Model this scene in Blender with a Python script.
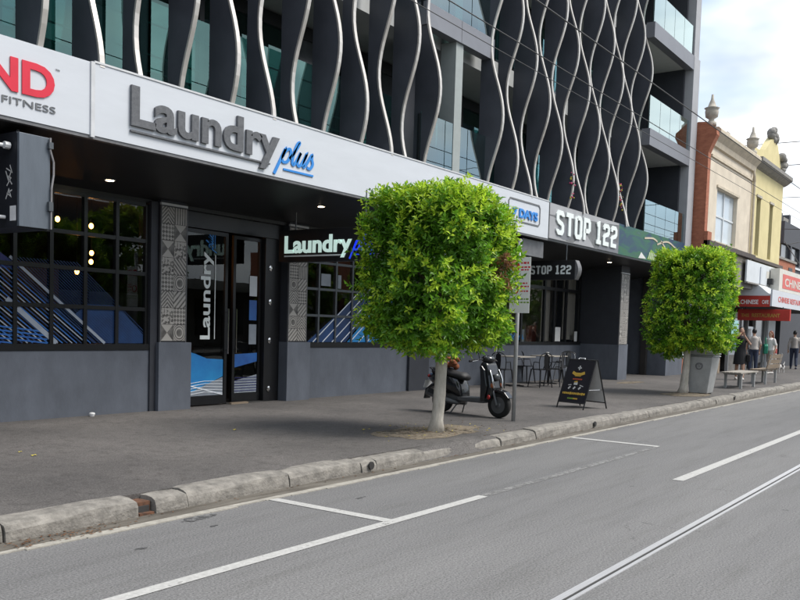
import bpy, bmesh, math, random
from math import radians as R, sin, cos, pi
from mathutils import Vector, Matrix

for o in list(bpy.data.objects): bpy.data.objects.remove(o)
scene = bpy.context.scene
col = scene.collection
rnd = random.Random(7)

# ------------------------------------------------------------------ camera
YAW, PITCH, ROLL, FOCAL = .61196, -.0661, .0304, 877.0
fw = Vector((cos(YAW)*cos(PITCH), sin(YAW)*cos(PITCH), sin(PITCH)))
rt = Vector((sin(YAW), -cos(YAW), 0)); up = rt.cross(fw)
rt2 = rt*cos(ROLL) + up*sin(ROLL); up2 = up*cos(ROLL) - rt*sin(ROLL)
cd = bpy.data.cameras.new('camera'); cam = bpy.data.objects.new('camera', cd); col.objects.link(cam)
cam.matrix_world = Matrix(((rt2.x, up2.x, -fw.x, 0), (rt2.y, up2.y, -fw.y, 0), (rt2.z, up2.z, -fw.z, 1.54), (0, 0, 0, 1)))
cd.sensor_width = 36; cd.lens = FOCAL/800*36; cd.shift_y = 84.6/800
cd.clip_start = .05; cd.clip_end = 2000
scene.camera = cam

# ------------------------------------------------------------------ sky and sun (bright broken overcast)
SUN_EL, SUN_AZ = R(54), R(-62)          # azimuth measured from +x towards +y
w = bpy.data.worlds.new('World'); scene.world = w; w.use_nodes = True
nt = w.node_tree; nt.nodes.clear()
N, L = nt.nodes.new, nt.links.new
out = N('ShaderNodeOutputWorld'); bg = N('ShaderNodeBackground'); bg.inputs['Strength'].default_value = .115
sky = N('ShaderNodeTexSky'); sky.sky_type = 'NISHITA'; sky.sun_disc = False
sky.sun_elevation = SUN_EL; sky.sun_rotation = pi/2 - SUN_AZ; sky.dust_density = 2.0; sky.air_density = 1.0
tc = N('ShaderNodeTexCoord'); mp = N('ShaderNodeMapping'); mp.inputs['Scale'].default_value = (1, 1, 2.3)
mp.inputs['Location'].default_value = (.63, .2, .17)
nz = N('ShaderNodeTexNoise'); nz.inputs['Scale'].default_value = 2.6; nz.inputs['Detail'].default_value = 5; nz.inputs['Roughness'].default_value = .5
rp = N('ShaderNodeValToRGB'); rp.color_ramp.elements[0].position = .40; rp.color_ramp.elements[1].position = .56
n2 = N('ShaderNodeTexNoise'); n2.inputs['Scale'].default_value = 4.2; n2.inputs['Detail'].default_value = 4
r2 = N('ShaderNodeValToRGB'); r2.color_ramp.elements[0].position = .33; r2.color_ramp.elements[1].position = .56
r2.color_ramp.elements[0].color = (3.0, 3.4, 4.0, 1); r2.color_ramp.elements[1].color = (6.6, 6.8, 7.0, 1)
mx = N('ShaderNodeMix'); mx.data_type = 'RGBA'
hz = N('ShaderNodeMix'); hz.data_type = 'RGBA'; hz.inputs[0].default_value = .55; hz.inputs[7].default_value = (3.1, 3.8, 4.8, 1)
L(tc.outputs['Generated'], mp.inputs['Vector']); L(mp.outputs[0], nz.inputs['Vector']); L(mp.outputs[0], n2.inputs['Vector'])
L(nz.outputs['Fac'], rp.inputs[0]); L(n2.outputs['Fac'], r2.inputs[0])
L(sky.outputs[0], hz.inputs[6]); L(hz.outputs[2], mx.inputs[6]); L(r2.outputs[0], mx.inputs[7]); L(rp.outputs[0], mx.inputs[0])
L(mx.outputs[2], bg.inputs['Color']); L(bg.outputs[0], out.inputs[0])
sl = bpy.data.lights.new('sun', 'SUN'); sl.energy = 1.9; sl.angle = R(26); sl.color = (1, .96, .9)
so = bpy.data.objects.new('sun', sl); col.objects.link(so)
sd = Vector((cos(SUN_EL)*cos(SUN_AZ), cos(SUN_EL)*sin(SUN_AZ), sin(SUN_EL)))
so.rotation_euler = sd.to_track_quat('Z', 'Y').to_euler(); so.location = (0, -10, 30)
vs = scene.view_settings; vs.view_transform = 'Standard'; vs.look = 'None'; vs.exposure = .98; vs.gamma = 1; vs.use_curve_mapping = False
scene.render.engine = 'CYCLES'
scene.cycles.max_bounces = 8; scene.cycles.transparent_max_bounces = 16; scene.cycles.glossy_bounces = 4
scene.cycles.caustics_reflective = False; scene.cycles.caustics_refractive = False

# ------------------------------------------------------------------ materials
MATS = {}
def mat(name, c, rough=.7, metal=0., var=.12, scale=6., bump=0., bscale=60., c2=None, spec=.5, stretch=None, coat=0., emit=None, estr=0.):
    if name in MATS: return MATS[name]
    m = bpy.data.materials.new(name); m.use_nodes = True; t = m.node_tree
    b = t.nodes['Principled BSDF']
    b.inputs['Roughness'].default_value = rough; b.inputs['Metallic'].default_value = metal
    b.inputs['Specular IOR Level'].default_value = spec; b.inputs['Coat Weight'].default_value = coat
    if emit: b.inputs['Emission Color'].default_value = (*emit, 1); b.inputs['Emission Strength'].default_value = estr
    tc = t.nodes.new('ShaderNodeTexCoord'); src = tc.outputs['Object']
    if stretch:
        mp = t.nodes.new('ShaderNodeMapping'); mp.inputs['Scale'].default_value = stretch; t.links.new(src, mp.inputs[0]); src = mp.outputs[0]
    n = t.nodes.new('ShaderNodeTexNoise'); n.inputs['Scale'].default_value = scale; n.inputs['Detail'].default_value = 6; n.inputs['Roughness'].default_value = .65
    t.links.new(src, n.inputs['Vector'])
    rr = t.nodes.new('ShaderNodeValToRGB'); rr.color_ramp.elements[0].position = .3; rr.color_ramp.elements[1].position = .7
    a = c2 or tuple(x*(1-var) for x in c); bcol = c if c2 else tuple(min(1, x*(1+var)) for x in c)
    rr.color_ramp.elements[0].color = (*a, 1); rr.color_ramp.elements[1].color = (*bcol, 1)
    t.links.new(n.outputs['Fac'], rr.inputs[0]); t.links.new(rr.outputs[0], b.inputs['Base Color'])
    if bump:
        n3 = t.nodes.new('ShaderNodeTexNoise'); n3.inputs['Scale'].default_value = bscale; n3.inputs['Detail'].default_value = 4
        t.links.new(src, n3.inputs['Vector'])
        bp = t.nodes.new('ShaderNodeBump'); bp.inputs['Strength'].default_value = bump; bp.inputs['Distance'].default_value = .01
        t.links.new(n3.outputs['Fac'], bp.inputs['Height']); t.links.new(bp.outputs[0], b.inputs['Normal'])
    MATS[name] = m; return m

def asphalt(name, c, patch, fleck, stain=.5, stretch=(1, 1, 1)):
    m = bpy.data.materials.new(name); m.use_nodes = True; t = m.node_tree; b = t.nodes['Principled BSDF']
    nn, ln = t.nodes.new, t.links.new
    tc = nn('ShaderNodeTexCoord'); mp = nn('ShaderNodeMapping'); mp.inputs['Scale'].default_value = stretch; ln(tc.outputs['Object'], mp.inputs[0])
    v = nn('ShaderNodeTexNoise'); v.inputs['Scale'].default_value = 70; v.inputs['Detail'].default_value = 5; v.inputs['Roughness'].default_value = .8
    ln(tc.outputs['Object'], v.inputs['Vector'])
    p = nn('ShaderNodeTexNoise'); p.inputs['Scale'].default_value = .55; p.inputs['Detail'].default_value = 7; p.inputs['Roughness'].default_value = .62; ln(mp.outputs[0], p.inputs['Vector'])
    q = nn('ShaderNodeTexNoise'); q.inputs['Scale'].default_value = 7; q.inputs['Detail'].default_value = 5; q.inputs['Roughness'].default_value = .7; ln(mp.outputs[0], q.inputs['Vector'])
    r1 = nn('ShaderNodeValToRGB'); r1.color_ramp.elements[0].position = .33; r1.color_ramp.elements[1].position = .68
    r1.color_ramp.elements[0].color = (*patch, 1); r1.color_ramp.elements[1].color = (*c, 1); ln(p.outputs['Fac'], r1.inputs[0])
    r2 = nn('ShaderNodeValToRGB'); r2.color_ramp.elements[0].position = .3; r2.color_ramp.elements[1].position = .7
    k = 1-fleck; r2.color_ramp.elements[0].color = (k, k, k, 1); k = 1+fleck; r2.color_ramp.elements[1].color = (k, k, k, 1); ln(v.outputs['Fac'], r2.inputs[0])
    r3 = nn('ShaderNodeValToRGB'); r3.color_ramp.elements[0].position = .28; r3.color_ramp.elements[1].position = .5
    k = 1-stain; r3.color_ramp.elements[0].color = (k, k, k*.98, 1); r3.color_ramp.elements[1].color = (1, 1, 1, 1); ln(q.outputs['Fac'], r3.inputs[0])
    m1 = nn('ShaderNodeMix'); m1.data_type = 'RGBA'; m1.blend_type = 'MULTIPLY'; m1.inputs[0].default_value = 1; m1.clamp_result = False
    m2 = nn('ShaderNodeMix'); m2.data_type = 'RGBA'; m2.blend_type = 'MULTIPLY'; m2.inputs[0].default_value = 1
    ln(r1.outputs[0], m1.inputs[6]); ln(r2.outputs[0], m1.inputs[7]); ln(m1.outputs[2], m2.inputs[6]); ln(r3.outputs[0], m2.inputs[7])
    wn = nn('ShaderNodeTexNoise'); wn.inputs['Scale'].default_value = 1.6; wn.inputs['Detail'].default_value = 5; ln(tc.outputs['Object'], wn.inputs['Vector'])
    va = nn('ShaderNodeVectorMath'); va.operation = 'MULTIPLY_ADD'; va.inputs[1].default_value = (.9, .9, .9); ln(wn.outputs['Color'], va.inputs[0]); ln(tc.outputs['Object'], va.inputs[2])
    vo = nn('ShaderNodeTexVoronoi'); vo.feature = 'DISTANCE_TO_EDGE'; vo.inputs['Scale'].default_value = .33; ln(va.outputs[0], vo.inputs['Vector'])
    rc = nn('ShaderNodeValToRGB'); rc.color_ramp.elements[0].position = .0; rc.color_ramp.elements[1].position = .0042; rc.color_ramp.elements[0].color = (.68, .68, .68, 1); rc.color_ramp.elements[1].color = (1, 1, 1, 1); ln(vo.outputs['Distance'], rc.inputs[0])
    cm = nn('ShaderNodeMath'); cm.operation = 'GREATER_THAN'; cm.inputs[1].default_value = .54; ln(p.outputs['Fac'], cm.inputs[0])
    m3 = nn('ShaderNodeMix'); m3.data_type = 'RGBA'; m3.blend_type = 'MULTIPLY'; ln(cm.outputs[0], m3.inputs[0]); ln(m2.outputs[2], m3.inputs[6]); ln(rc.outputs[0], m3.inputs[7])
    vg = nn('ShaderNodeTexVoronoi'); vg.inputs['Scale'].default_value = 1.7; ln(tc.outputs['Object'], vg.inputs['Vector'])
    rg = nn('ShaderNodeValToRGB'); rg.color_ramp.elements[0].position = .045; rg.color_ramp.elements[1].position = .06; rg.color_ramp.elements[0].color = (.72, .72, .72, 1); rg.color_ramp.elements[1].color = (1, 1, 1, 1); ln(vg.outputs['Distance'], rg.inputs[0])
    m4 = nn('ShaderNodeMix'); m4.data_type = 'RGBA'; m4.blend_type = 'MULTIPLY'; m4.inputs[0].default_value = 1; ln(m3.outputs[2], m4.inputs[6]); ln(rg.outputs[0], m4.inputs[7])
    ln(m4.outputs[2], b.inputs['Base Color']); b.inputs['Roughness'].default_value = .85; b.inputs['Specular IOR Level'].default_value = .3
    bp = nn('ShaderNodeBump'); bp.inputs['Strength'].default_value = .3; bp.inputs['Distance'].default_value = .005
    ln(v.outputs['Fac'], bp.inputs['Height']); ln(bp.outputs[0], b.inputs['Normal'])
    MATS[name] = m; return m

def glass(name, tint, ior=1.5, boost=1.0, rough=.0, gc=(.9, .95, .95)):
    m = bpy.data.materials.new(name); m.use_nodes = True; t = m.node_tree; t.nodes.clear()
    nn, ln = t.nodes.new, t.links.new
    o = nn('ShaderNodeOutputMaterial'); f = nn('ShaderNodeFresnel'); f.inputs['IOR'].default_value = ior
    tr = nn('ShaderNodeBsdfTransparent'); tr.inputs[0].default_value = (*tint, 1)
    g = nn('ShaderNodeBsdfGlossy'); g.inputs['Roughness'].default_value = rough; g.inputs['Color'].default_value = (*gc, 1)
    mt = nn('ShaderNodeMath'); mt.operation = 'MULTIPLY'; mt.inputs[1].default_value = boost; mt.use_clamp = True
    wv = nn('ShaderNodeTexNoise'); wv.inputs['Scale'].default_value = .9; tc = nn('ShaderNodeTexCoord'); ln(tc.outputs['Object'], wv.inputs['Vector'])
    bp = nn('ShaderNodeBump'); bp.inputs['Strength'].default_value = .04; bp.inputs['Distance'].default_value = .05; ln(wv.outputs['Fac'], bp.inputs['Height']); ln(bp.outputs[0], g.inputs['Normal'])
    mx = nn('ShaderNodeMixShader'); 
    ge = nn('ShaderNodeNewGeometry'); inv_ = nn('ShaderNodeMath'); inv_.operation = 'SUBTRACT'; inv_.inputs[0].default_value = 1; ln(ge.outputs['Backfacing'], inv_.inputs[1])
    m0 = nn('ShaderNodeMath'); m0.operation = 'MULTIPLY'; ln(f.outputs[0], m0.inputs[0]); ln(inv_.outputs[0], m0.inputs[1])
    ln(m0.outputs[0], mt.inputs[0]); ln(mt.outputs[0], mx.inputs[0]); ln(tr.outputs[0], mx.inputs[1]); ln(g.outputs[0], mx.inputs[2]); ln(mx.outputs[0], o.inputs[0])
    MATS[name] = m; return m

def emis(name, c, s):
    m = bpy.data.materials.new(name); m.use_nodes = True; b = m.node_tree.nodes['Principled BSDF']
    b.inputs['Base Color'].default_value = (*c, 1); b.inputs['Emission Color'].default_value = (*c, 1); b.inputs['Emission Strength'].default_value = s
    MATS[name] = m; return m

asphalt('road', (.196, .193, .190), (.130, .129, .130), .75, .16, (.10, .85, 1))
asphalt('footpath', (.136, .126, .119), (.084, .079, .076), .7, .35)
mat('kerb', (.30, .28, .248), .9, var=.3, scale=8, bump=.8, bscale=45, c2=(.12, .112, .10))
mat('gutter', (.17, .155, .13), .9, c2=(.055, .045, .035), scale=4, bump=.6, stretch=(.4, 2.5, 1))
mat('gutteredge', (.33, .31, .27), .9, var=.25, scale=12, bump=.5)
mat('sandpit', (.25, .205, .145), .95, c2=(.12, .10, .075), scale=14, bump=1., bscale=120)
mat('steel', (.50, .50, .51), .4, .3, var=.12, scale=15, stretch=(.2, 6, 1))
mat('groove', (.035, .034, .033), .8)
mat('slate', (.098, .110, .134), .62, var=.20, scale=2.6, bump=.2, bscale=30, stretch=(1, 1, .55))
mat('slatedark', (.030, .033, .042), .6, var=.12, scale=4)
mat('black', (.010, .0105, .012), .45, var=.2)
mat('soffit', (.018, .018, .019), .45, var=.25, scale=1.5)
mat('interior', (.035, .031, .029), .9, var=.3, scale=1.2)
mat('curtain', (.50, .40, .31), .8, var=.25, scale=3, stretch=(6, 1, .3))
mat('interiorwarm', (.16, .12, .085), .8, var=.3, scale=2)
mat('white', (.56, .585, .62), .4, var=.04, scale=1.2, stretch=(1, 1, 5))
mat('whitetrim', (.55, .56, .57), .45, var=.1)
mat('trimgrey', (.16, .16, .165), .5, .4, var=.2)
mat('sign_grey', (.13, .135, .145), .6, c2=(.075, .078, .085), scale=22, bump=.3, bscale=60)
mat('sign_blue', (.02, .22, .62), .4, var=.05)
mat('deepblue', (.02, .045, .40), .4, var=.05)
mat('sign_red', (.62, .02, .045), .4, var=.06)
mat('lettergrey', (.14, .145, .15), .5, var=.1)
mat('letterwhite', (.75, .80, .78), .4, var=.05)
mat('fin', (.058, .063, .077), .42, .0, var=.22, scale=1.4, spec=.5)
mat('finedge', (.60, .565, .52), .36, .5, var=.12, scale=2.5)
mat('band', (.20, .205, .225), .45, .3, var=.08, scale=1.5)
mat('bandlight', (.34, .345, .36), .6, var=.08, scale=2)
mat('ceilinglight', (.42, .43, .42), .8, var=.05)
mat('column', (.30, .33, .32), .6, var=.06)
mat('frame', (.012, .0125, .014), .35, .2, var=.15)
mat('framegrey', (.10, .11, .12), .4, .4)
mat('bark', (.62, .585, .52), .9, c2=(.36, .33, .28), scale=11, bump=1., bscale=30, stretch=(1, 1, .35))
mat('barkdark', (.10, .075, .05), .9, var=.3)
mat('polegalv', (.36, .37, .37), .5, .15, var=.12)
mat('signwhite', (.82, .82, .81), .5, var=.03)
mat('binsteel', (.38, .39, .39), .5, .35, var=.14, scale=4)
mat('timber', (.30, .235, .17), .7, c2=(.19, .145, .10), scale=5, stretch=(.4, 6, 6))
mat('timbergrey', (.36, .33, .29), .8, c2=(.24, .22, .19), scale=5, stretch=(.4, 6, 6))
mat('rubber', (.012, .012, .012), .85, var=.2)
mat('scootblack', (.010, .011, .013), .22, var=.1, coat=.4)
mat('scootgrey', (.10, .105, .11), .4, .3)
mat('chrome', (.6, .6, .6), .18, 1., var=.05)
mat('redlens', (.28, .015, .015), .15, var=.05)
mat('amber', (.30, .08, .02), .2, var=.05)
mat('seatblack', (.018, .017, .018), .6, var=.2, bump=.2)
mat('rustcloth', (.30, .085, .03), .9, c2=(.12, .045, .02), scale=14)
mat('chairsteel', (.33, .34, .35), .3, .9, var=.1)
mat('chairblack', (.016, .016, .018), .4, .3, var=.2)
mat('boardblack', (.016, .015, .020), .5, var=.2)
mat('boardyellow', (.62, .40, .06), .6, var=.1)
mat('orange', (.70, .24, .02), .6, var=.1)
mat('boardwhite', (.62, .62, .60), .6, var=.08)
mat('boardred', (.5, .09, .04), .6, var=.1)
mat('boardgreen', (.20, .34, .05), .6, var=.1)
mat('brickwall', (.42, .16, .09), .9, c2=(.27, .095, .055), scale=5, bump=.5, bscale=18, stretch=(1, 1, 3))
mat('beige', (.68, .60, .48), .85, c2=(.53, .465, .37), scale=1.6, bump=.15, bscale=20)
mat('beigetrim', (.60, .52, .40), .85, c2=(.42, .37, .29), scale=4)
mat('yellow', (.66, .575, .31), .85, c2=(.57, .495, .26), scale=1.6)
mat('stonegrey', (.30, .285, .26), .9, c2=(.17, .165, .155), scale=7, bump=.4)
mat('stonepale', (.52, .48, .41), .9, c2=(.33, .30, .25), scale=6, bump=.4)
mat('darkledge', (.075, .062, .055), .8, var=.2)
mat('windowpale', (.52, .58, .62), .12, var=.10, scale=.8, spec=.8)
mat('windowdark', (.05, .055, .06), .12, var=.2, spec=.7)
mat('awningred', (.44, .035, .022), .6, var=.12)
mat('signpale', (.60, .63, .65), .6, var=.07, scale=2)
mat('signcream', (.62, .60, .54), .6, var=.08)
mat('pinkred', (.62, .14, .12), .6, var=.15)
mat('gold', (.50, .30, .06), .6, var=.15)
mat('darkbuilding', (.055, .058, .068), .7, var=.12)
mat('skin', (.45, .27, .19), .55, var=.06)
mat('clothblack', (.012, .012, .014), .85, var=.2)
mat('clothwhite', (.62, .60, .58), .85, var=.06)
mat('clothgrey', (.40, .37, .34), .85, var=.12)
mat('denim', (.025, .035, .065), .85, var=.2)
mat('hairblack', (.010, .009, .009), .5, var=.2)
mat('hairred', (.16, .045, .02), .5, var=.2)
mat('greenbag', (.01, .20, .12), .6, var=.1)
mat('shoe', (.55, .53, .5), .7)
mat('wire', (.035, .034, .034), .6)
mat('wirelight', (.12, .12, .125), .5)
mat('rust', (.17, .075, .04), .9, c2=(.05, .028, .018), scale=20)
mat('paint', (.50, .495, .475), .7, c2=(.36, .355, .34), scale=30, bump=.3, bscale=90)
mat('paintworn', (.265, .262, .255), .8, c2=(.19, .188, .185), scale=24)
mat('oil', (.085, .084, .085), .9, var=.2)
mat('deadleaf', (.19, .095, .045), .9, c2=(.12, .055, .025), scale=40)
mat('yellowleaf', (.50, .42, .06), .8, var=.2)
mat('paper', (.75, .75, .75), .8)
mat('lightboxgrey', (.115, .135, .160), .45, .2, var=.12, scale=3, stretch=(4, 4, .6))
mat('lightboxdark', (.018, .02, .026), .5, var=.2)
mat('conduit', (.26, .25, .25), .5, .4)
mat('decalblue', (.035, .16, .46), .35, c2=(.02, .08, .30), scale=1.8, emit=None)
mat('decalcyan', (.03, .30, .62), .35, c2=(.02, .16, .46), scale=1.5)
mat('decalpale', (.30, .34, .40), .4, var=.1)
mat('decalwhite', (.82, .86, .90), .4, var=.06)
mat('decaldeep', (.018, .065, .19), .35, c2=(.010, .022, .07), scale=1.6)
mat('decalgrey', (.26, .29, .33), .4, var=.15)
mat('decalnavy', (.01, .012, .12), .4, var=.1)
mat('muralgreen', (.02, .16, .055), .55, c2=(.012, .05, .06), scale=2.2, stretch=(.7, 1, 1.2))
mat('muralnavy', (.02, .045, .09), .55, c2=(.018, .075, .075), scale=1.6)
mat('muralgrey', (.22, .225, .23), .55, c2=(.10, .105, .11), scale=3)
mat('flower', (.5, .06, .16), .7, var=.2)
glass('pane', (.80, .83, .85), 1.5, 1.2)
glass('paneteal', (.30, .52, .50), 1.6, 2.2, gc=(.50, .80, .78))
glass('balteal', (.30, .55, .52), 1.7, 2.2, gc=(.50, .86, .82))
glass('balglass', (.40, .62, .60), 1.7, 2.6, gc=(.80, .95, .95))
emis('bulb', (1., .36, .07), 14.)
emis('downlight', (1., .80, .55), 7.)
emis('signlit', (.62, .82, .75), .28)
emis('bluelit', (.02, .06, .7), .35)
def mural_mix():
    m = bpy.data.materials.new('muralmix'); m.use_nodes = True; t = m.node_tree; b = t.nodes['Principled BSDF']; nn, ln = t.nodes.new, t.links.new
    tc = nn('ShaderNodeTexCoord'); mp = nn('ShaderNodeMapping'); mp.inputs['Scale'].default_value = (.55, 1, 1.7); n = nn('ShaderNodeTexNoise'); n.inputs['Scale'].default_value = 1.5; n.inputs['Detail'].default_value = 3; n.inputs['Distortion'].default_value = .8
    ln(tc.outputs['Object'], mp.inputs[0]); ln(mp.outputs[0], n.inputs['Vector']); r = nn('ShaderNodeValToRGB'); cr = r.color_ramp
    cr.elements[0].position = .32; cr.elements[0].color = (.018, .04, .10, 1); cr.elements[1].position = .72; cr.elements[1].color = (.13, .18, .17, 1)
    for p, c in ((.42, (.015, .06, .09)), (.50, (.02, .12, .06)), (.57, (.028, .11, .05)), (.64, (.02, .09, .08))): e = cr.elements.new(p); e.color = (*c, 1)
    ln(n.outputs['Fac'], r.inputs[0]); ln(r.outputs[0], b.inputs['Base Color']); b.inputs['Roughness'].default_value = .5; MATS['muralmix'] = m
mural_mix()
def wear(name, lo, hi, scale, scale2=3.):
    m = MATS[name]; t = m.node_tree; b = t.nodes['Principled BSDF']; o = t.nodes['Material Output']; nn, ln = t.nodes.new, t.links.new
    tc = nn('ShaderNodeTexCoord'); n = nn('ShaderNodeTexNoise'); n.inputs['Scale'].default_value = scale; n.inputs['Detail'].default_value = 8; n.inputs['Roughness'].default_value = .75; ln(tc.outputs['Object'], n.inputs['Vector'])
    n2 = nn('ShaderNodeTexNoise'); n2.inputs['Scale'].default_value = scale2; n2.inputs['Detail'].default_value = 3; ln(tc.outputs['Object'], n2.inputs['Vector'])
    ad = nn('ShaderNodeMath'); ad.operation = 'MULTIPLY_ADD'; ad.inputs[1].default_value = .5; ln(n2.outputs['Fac'], ad.inputs[0]); ln(n.outputs['Fac'], ad.inputs[2])
    r = nn('ShaderNodeValToRGB'); r.color_ramp.elements[0].position = lo; r.color_ramp.elements[1].position = hi; ln(ad.outputs[0], r.inputs[0])
    tr = nn('ShaderNodeBsdfTransparent'); mx = nn('ShaderNodeMixShader'); ln(r.outputs[0], mx.inputs[0]); ln(tr.outputs[0], mx.inputs[1]); ln(b.outputs[0], mx.inputs[2]); ln(mx.outputs[0], o.inputs[0])
wear('paint', .50, .64, 22); wear('paintworn', .55, .85, 16); wear('oil', .62, .82, 18, 9); wear('sandpit', .55, .75, 9, 2.5)
M = MATS

# ------------------------------------------------------------------ mesh helpers
class MB:
    def __init__(s): s.v = []; s.f = []; s.fm = []
    def add(s, vs, fs, mi=0):
        k = len(s.v); s.v += [tuple(p) for p in vs]; s.f += [tuple(i+k for i in f) for f in fs]; s.fm += [mi]*len(fs); return s
    def box(s, x0, x1, y0, y1, z0, z1, mi=0):
        return s.add([(x0,y0,z0),(x1,y0,z0),(x1,y1,z0),(x0,y1,z0),(x0,y0,z1),(x1,y0,z1),(x1,y1,z1),(x0,y1,z1)],
                     [(0,3,2,1),(4,5,6,7),(0,1,5,4),(1,2,6,5),(2,3,7,6),(3,0,4,7)], mi)
    def prism(s, poly, axis, a, b, mi=0):
        n = len(poly)
        def P(p, t): return {'x': (t, p[0], p[1]), 'y': (p[0], t, p[1]), 'z': (p[0], p[1], t)}[axis]
        return s.add([P(p, a) for p in poly]+[P(p, b) for p in poly],
                     [tuple(range(n-1, -1, -1)), tuple(range(n, 2*n))]+[(i, (i+1) % n, (i+1) % n+n, i+n) for i in range(n)], mi)
    def tube(s, pts, rad, n=8, mi=0, cap=True):
        pts = [Vector(p) for p in pts]; rs = rad if isinstance(rad, (list, tuple)) else [rad]*len(pts)
        rings = []; k0 = len(s.v); prev = None
        for i, p in enumerate(pts):
            d = (pts[min(i+1, len(pts)-1)]-pts[max(i-1, 0)]).normalized()
            if prev is None:
                a = d.orthogonal().normalized()
            else:
                a = prev - d*prev.dot(d)
                a = a.normalized() if a.length > 1e-6 else d.orthogonal().normalized()
            prev = a; b = d.cross(a)
            rings.append([p+(a*cos(2*pi*j/n)+b*sin(2*pi*j/n))*rs[i] for j in range(n)])
        fs = []
        for i in range(len(pts)-1):
            for j in range(n): fs.append((i*n+j, i*n+(j+1) % n, (i+1)*n+(j+1) % n, (i+1)*n+j))
        if cap: fs += [tuple(range(n-1, -1, -1)), tuple((len(pts)-1)*n+j for j in range(n))]
        return s.add([q for r in rings for q in r], fs, mi)
    def lathe(s, prof, c=(0, 0, 0), n=16, mi=0):
        vs = [(c[0]+r*cos(2*pi*j/n), c[1]+r*sin(2*pi*j/n), c[2]+z) for r, z in prof for j in range(n)]
        fs = [(i*n+j, i*n+(j+1) % n, (i+1)*n+(j+1) % n, (i+1)*n+j) for i in range(len(prof)-1) for j in range(n)]
        fs += [tuple(range(n-1, -1, -1)), tuple((len(prof)-1)*n+j for j in range(n))]
        return s.add(vs, fs, mi)
    def ball(s, c, r, n=10, m=7, mi=0):
        r = r if isinstance(r, (tuple, list)) else (r, r, r)
        vs = [(c[0]+r[0]*sin(pi*i/m)*cos(2*pi*j/n), c[1]+r[1]*sin(pi*i/m)*sin(2*pi*j/n), c[2]+r[2]*cos(pi*i/m)) for i in range(1, m) for j in range(n)]
        fs = [(i*n+j, (i+1)*n+j, (i+1)*n+(j+1) % n, i*n+(j+1) % n) for i in range(m-2) for j in range(n)]
        k = len(vs); vs += [(c[0], c[1], c[2]+r[2]), (c[0], c[1], c[2]-r[2])]
        fs += [(k, j, (j+1) % n) for j in range(n)]+[(k+1, (m-2)*n+(j+1) % n, (m-2)*n+j) for j in range(n)]
        return s.add(vs, fs, mi)
    def ribbon(s, pts, w, d, closed=False, mi=0):
        # flat stroke in the XZ-like plane (u, v), extruded by d; returns local (u, v, depth)
        P = [Vector((p[0], p[1])) for p in pts]; n = len(P); Lf, Rt = [], []
        for i in range(n):
            a = P[i-1] if (i > 0 or closed) else None; b = P[(i+1) % n] if (i < n-1 or closed) else None
            d1 = (P[i]-a).normalized() if a is not None else (b-P[i]).normalized()
            d2 = (b-P[i]).normalized() if b is not None else d1
            n1 = Vector((-d1.y, d1.x)); n2 = Vector((-d2.y, d2.x)); m_ = n1+n2
            m_ = m_.normalized() if m_.length > 1e-5 else n1
            k = w/2/max(.45, m_.dot(n1)); Lf.append(P[i]+m_*k); Rt.append(P[i]-m_*k)
        vs = [(p.x, p.y, 0) for p in Lf]+[(p.x, p.y, 0) for p in Rt]+[(p.x, p.y, d) for p in Lf]+[(p.x, p.y, d) for p in Rt]
        fs = []
        for i in range(n if closed else n-1):
            j = (i+1) % n
            fs += [(i, j, n+j, n+i), (2*n+i, 3*n+i, 3*n+j, 2*n+j), (i, 2*n+i, 2*n+j, j), (n+i, n+j, 3*n+j, 3*n+i)]
        if not closed: fs += [(0, n, 3*n, 2*n), (n-1, 3*n-1, 4*n-1, 2*n-1)]
        return s.add(vs, fs, mi)
    def xf(s, mtx, start=0):
        for i in range(start, len(s.v)): s.v[i] = tuple(mtx @ Vector(s.v[i]))
        return s
    def mesh(s, name, mats, smooth=False):
        me = bpy.data.meshes.new(name); me.from_pydata(s.v, [], s.f)
        for m in (mats if isinstance(mats, (list, tuple)) else [mats]): me.materials.append(M[m])
        me.polygons.foreach_set('material_index', s.fm)
        bm = bmesh.new(); bm.from_mesh(me); bmesh.ops.recalc_face_normals(bm, faces=bm.faces); bm.to_mesh(me); bm.free()
        if smooth: me.polygons.foreach_set('use_smooth', [True]*len(me.polygons))
        me.update(); return me
    def obj(s, name, mats, parent=None, smooth=False, bevel=0.):
        o = bpy.data.objects.new(name, s.mesh(name, mats, smooth)); col.objects.link(o)
        if parent: o.parent = parent
        if bevel:
            b = o.modifiers.new('bevel', 'BEVEL'); b.width = bevel; b.segments = 2; b.limit_method = 'ANGLE'
        return o

def link(name, me, parent=None, loc=None, rz=0.):
    o = bpy.data.objects.new(name, me); col.objects.link(o)
    if parent: o.parent = parent
    if loc: o.location = loc
    o.rotation_euler.z = rz
    return o
def box(name, m, x0, x1, y0, y1, z0, z1, parent=None, bevel=0.):
    return MB().box(x0, x1, y0, y1, z0, z1).obj(name, m, parent, bevel=bevel)
def tag(o, label, cat=None, group=None):
    o['label'] = label
    if cat: o['category'] = cat
    if group: o['group'] = group
    return o
def thing(name, label, cat, loc=(0, 0, 0), rz=0., group=None):
    o = bpy.data.objects.new(name, None); o.empty_display_size = .1; col.objects.link(o); o.location = loc; o.rotation_euler.z = rz
    return tag(o, label, cat, group)
def struct(o, label=None):
    o['kind'] = 'structure'
    if label: o['label'] = label
    return o

# planes for lettering: local (u, v, d) -> world; FACE_Y looks towards -y, FACE_X towards -x
def face_y(x, y, z, s=1.): return Matrix(((s, 0, 0, x), (0, 0, -1, y), (0, s, 0, z), (0, 0, 0, 1)))
def face_x(x, y, z, s=1.): return Matrix(((0, 0, -1, x), (-s, 0, 0, y), (0, s, 0, z), (0, 0, 0, 1)))

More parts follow.
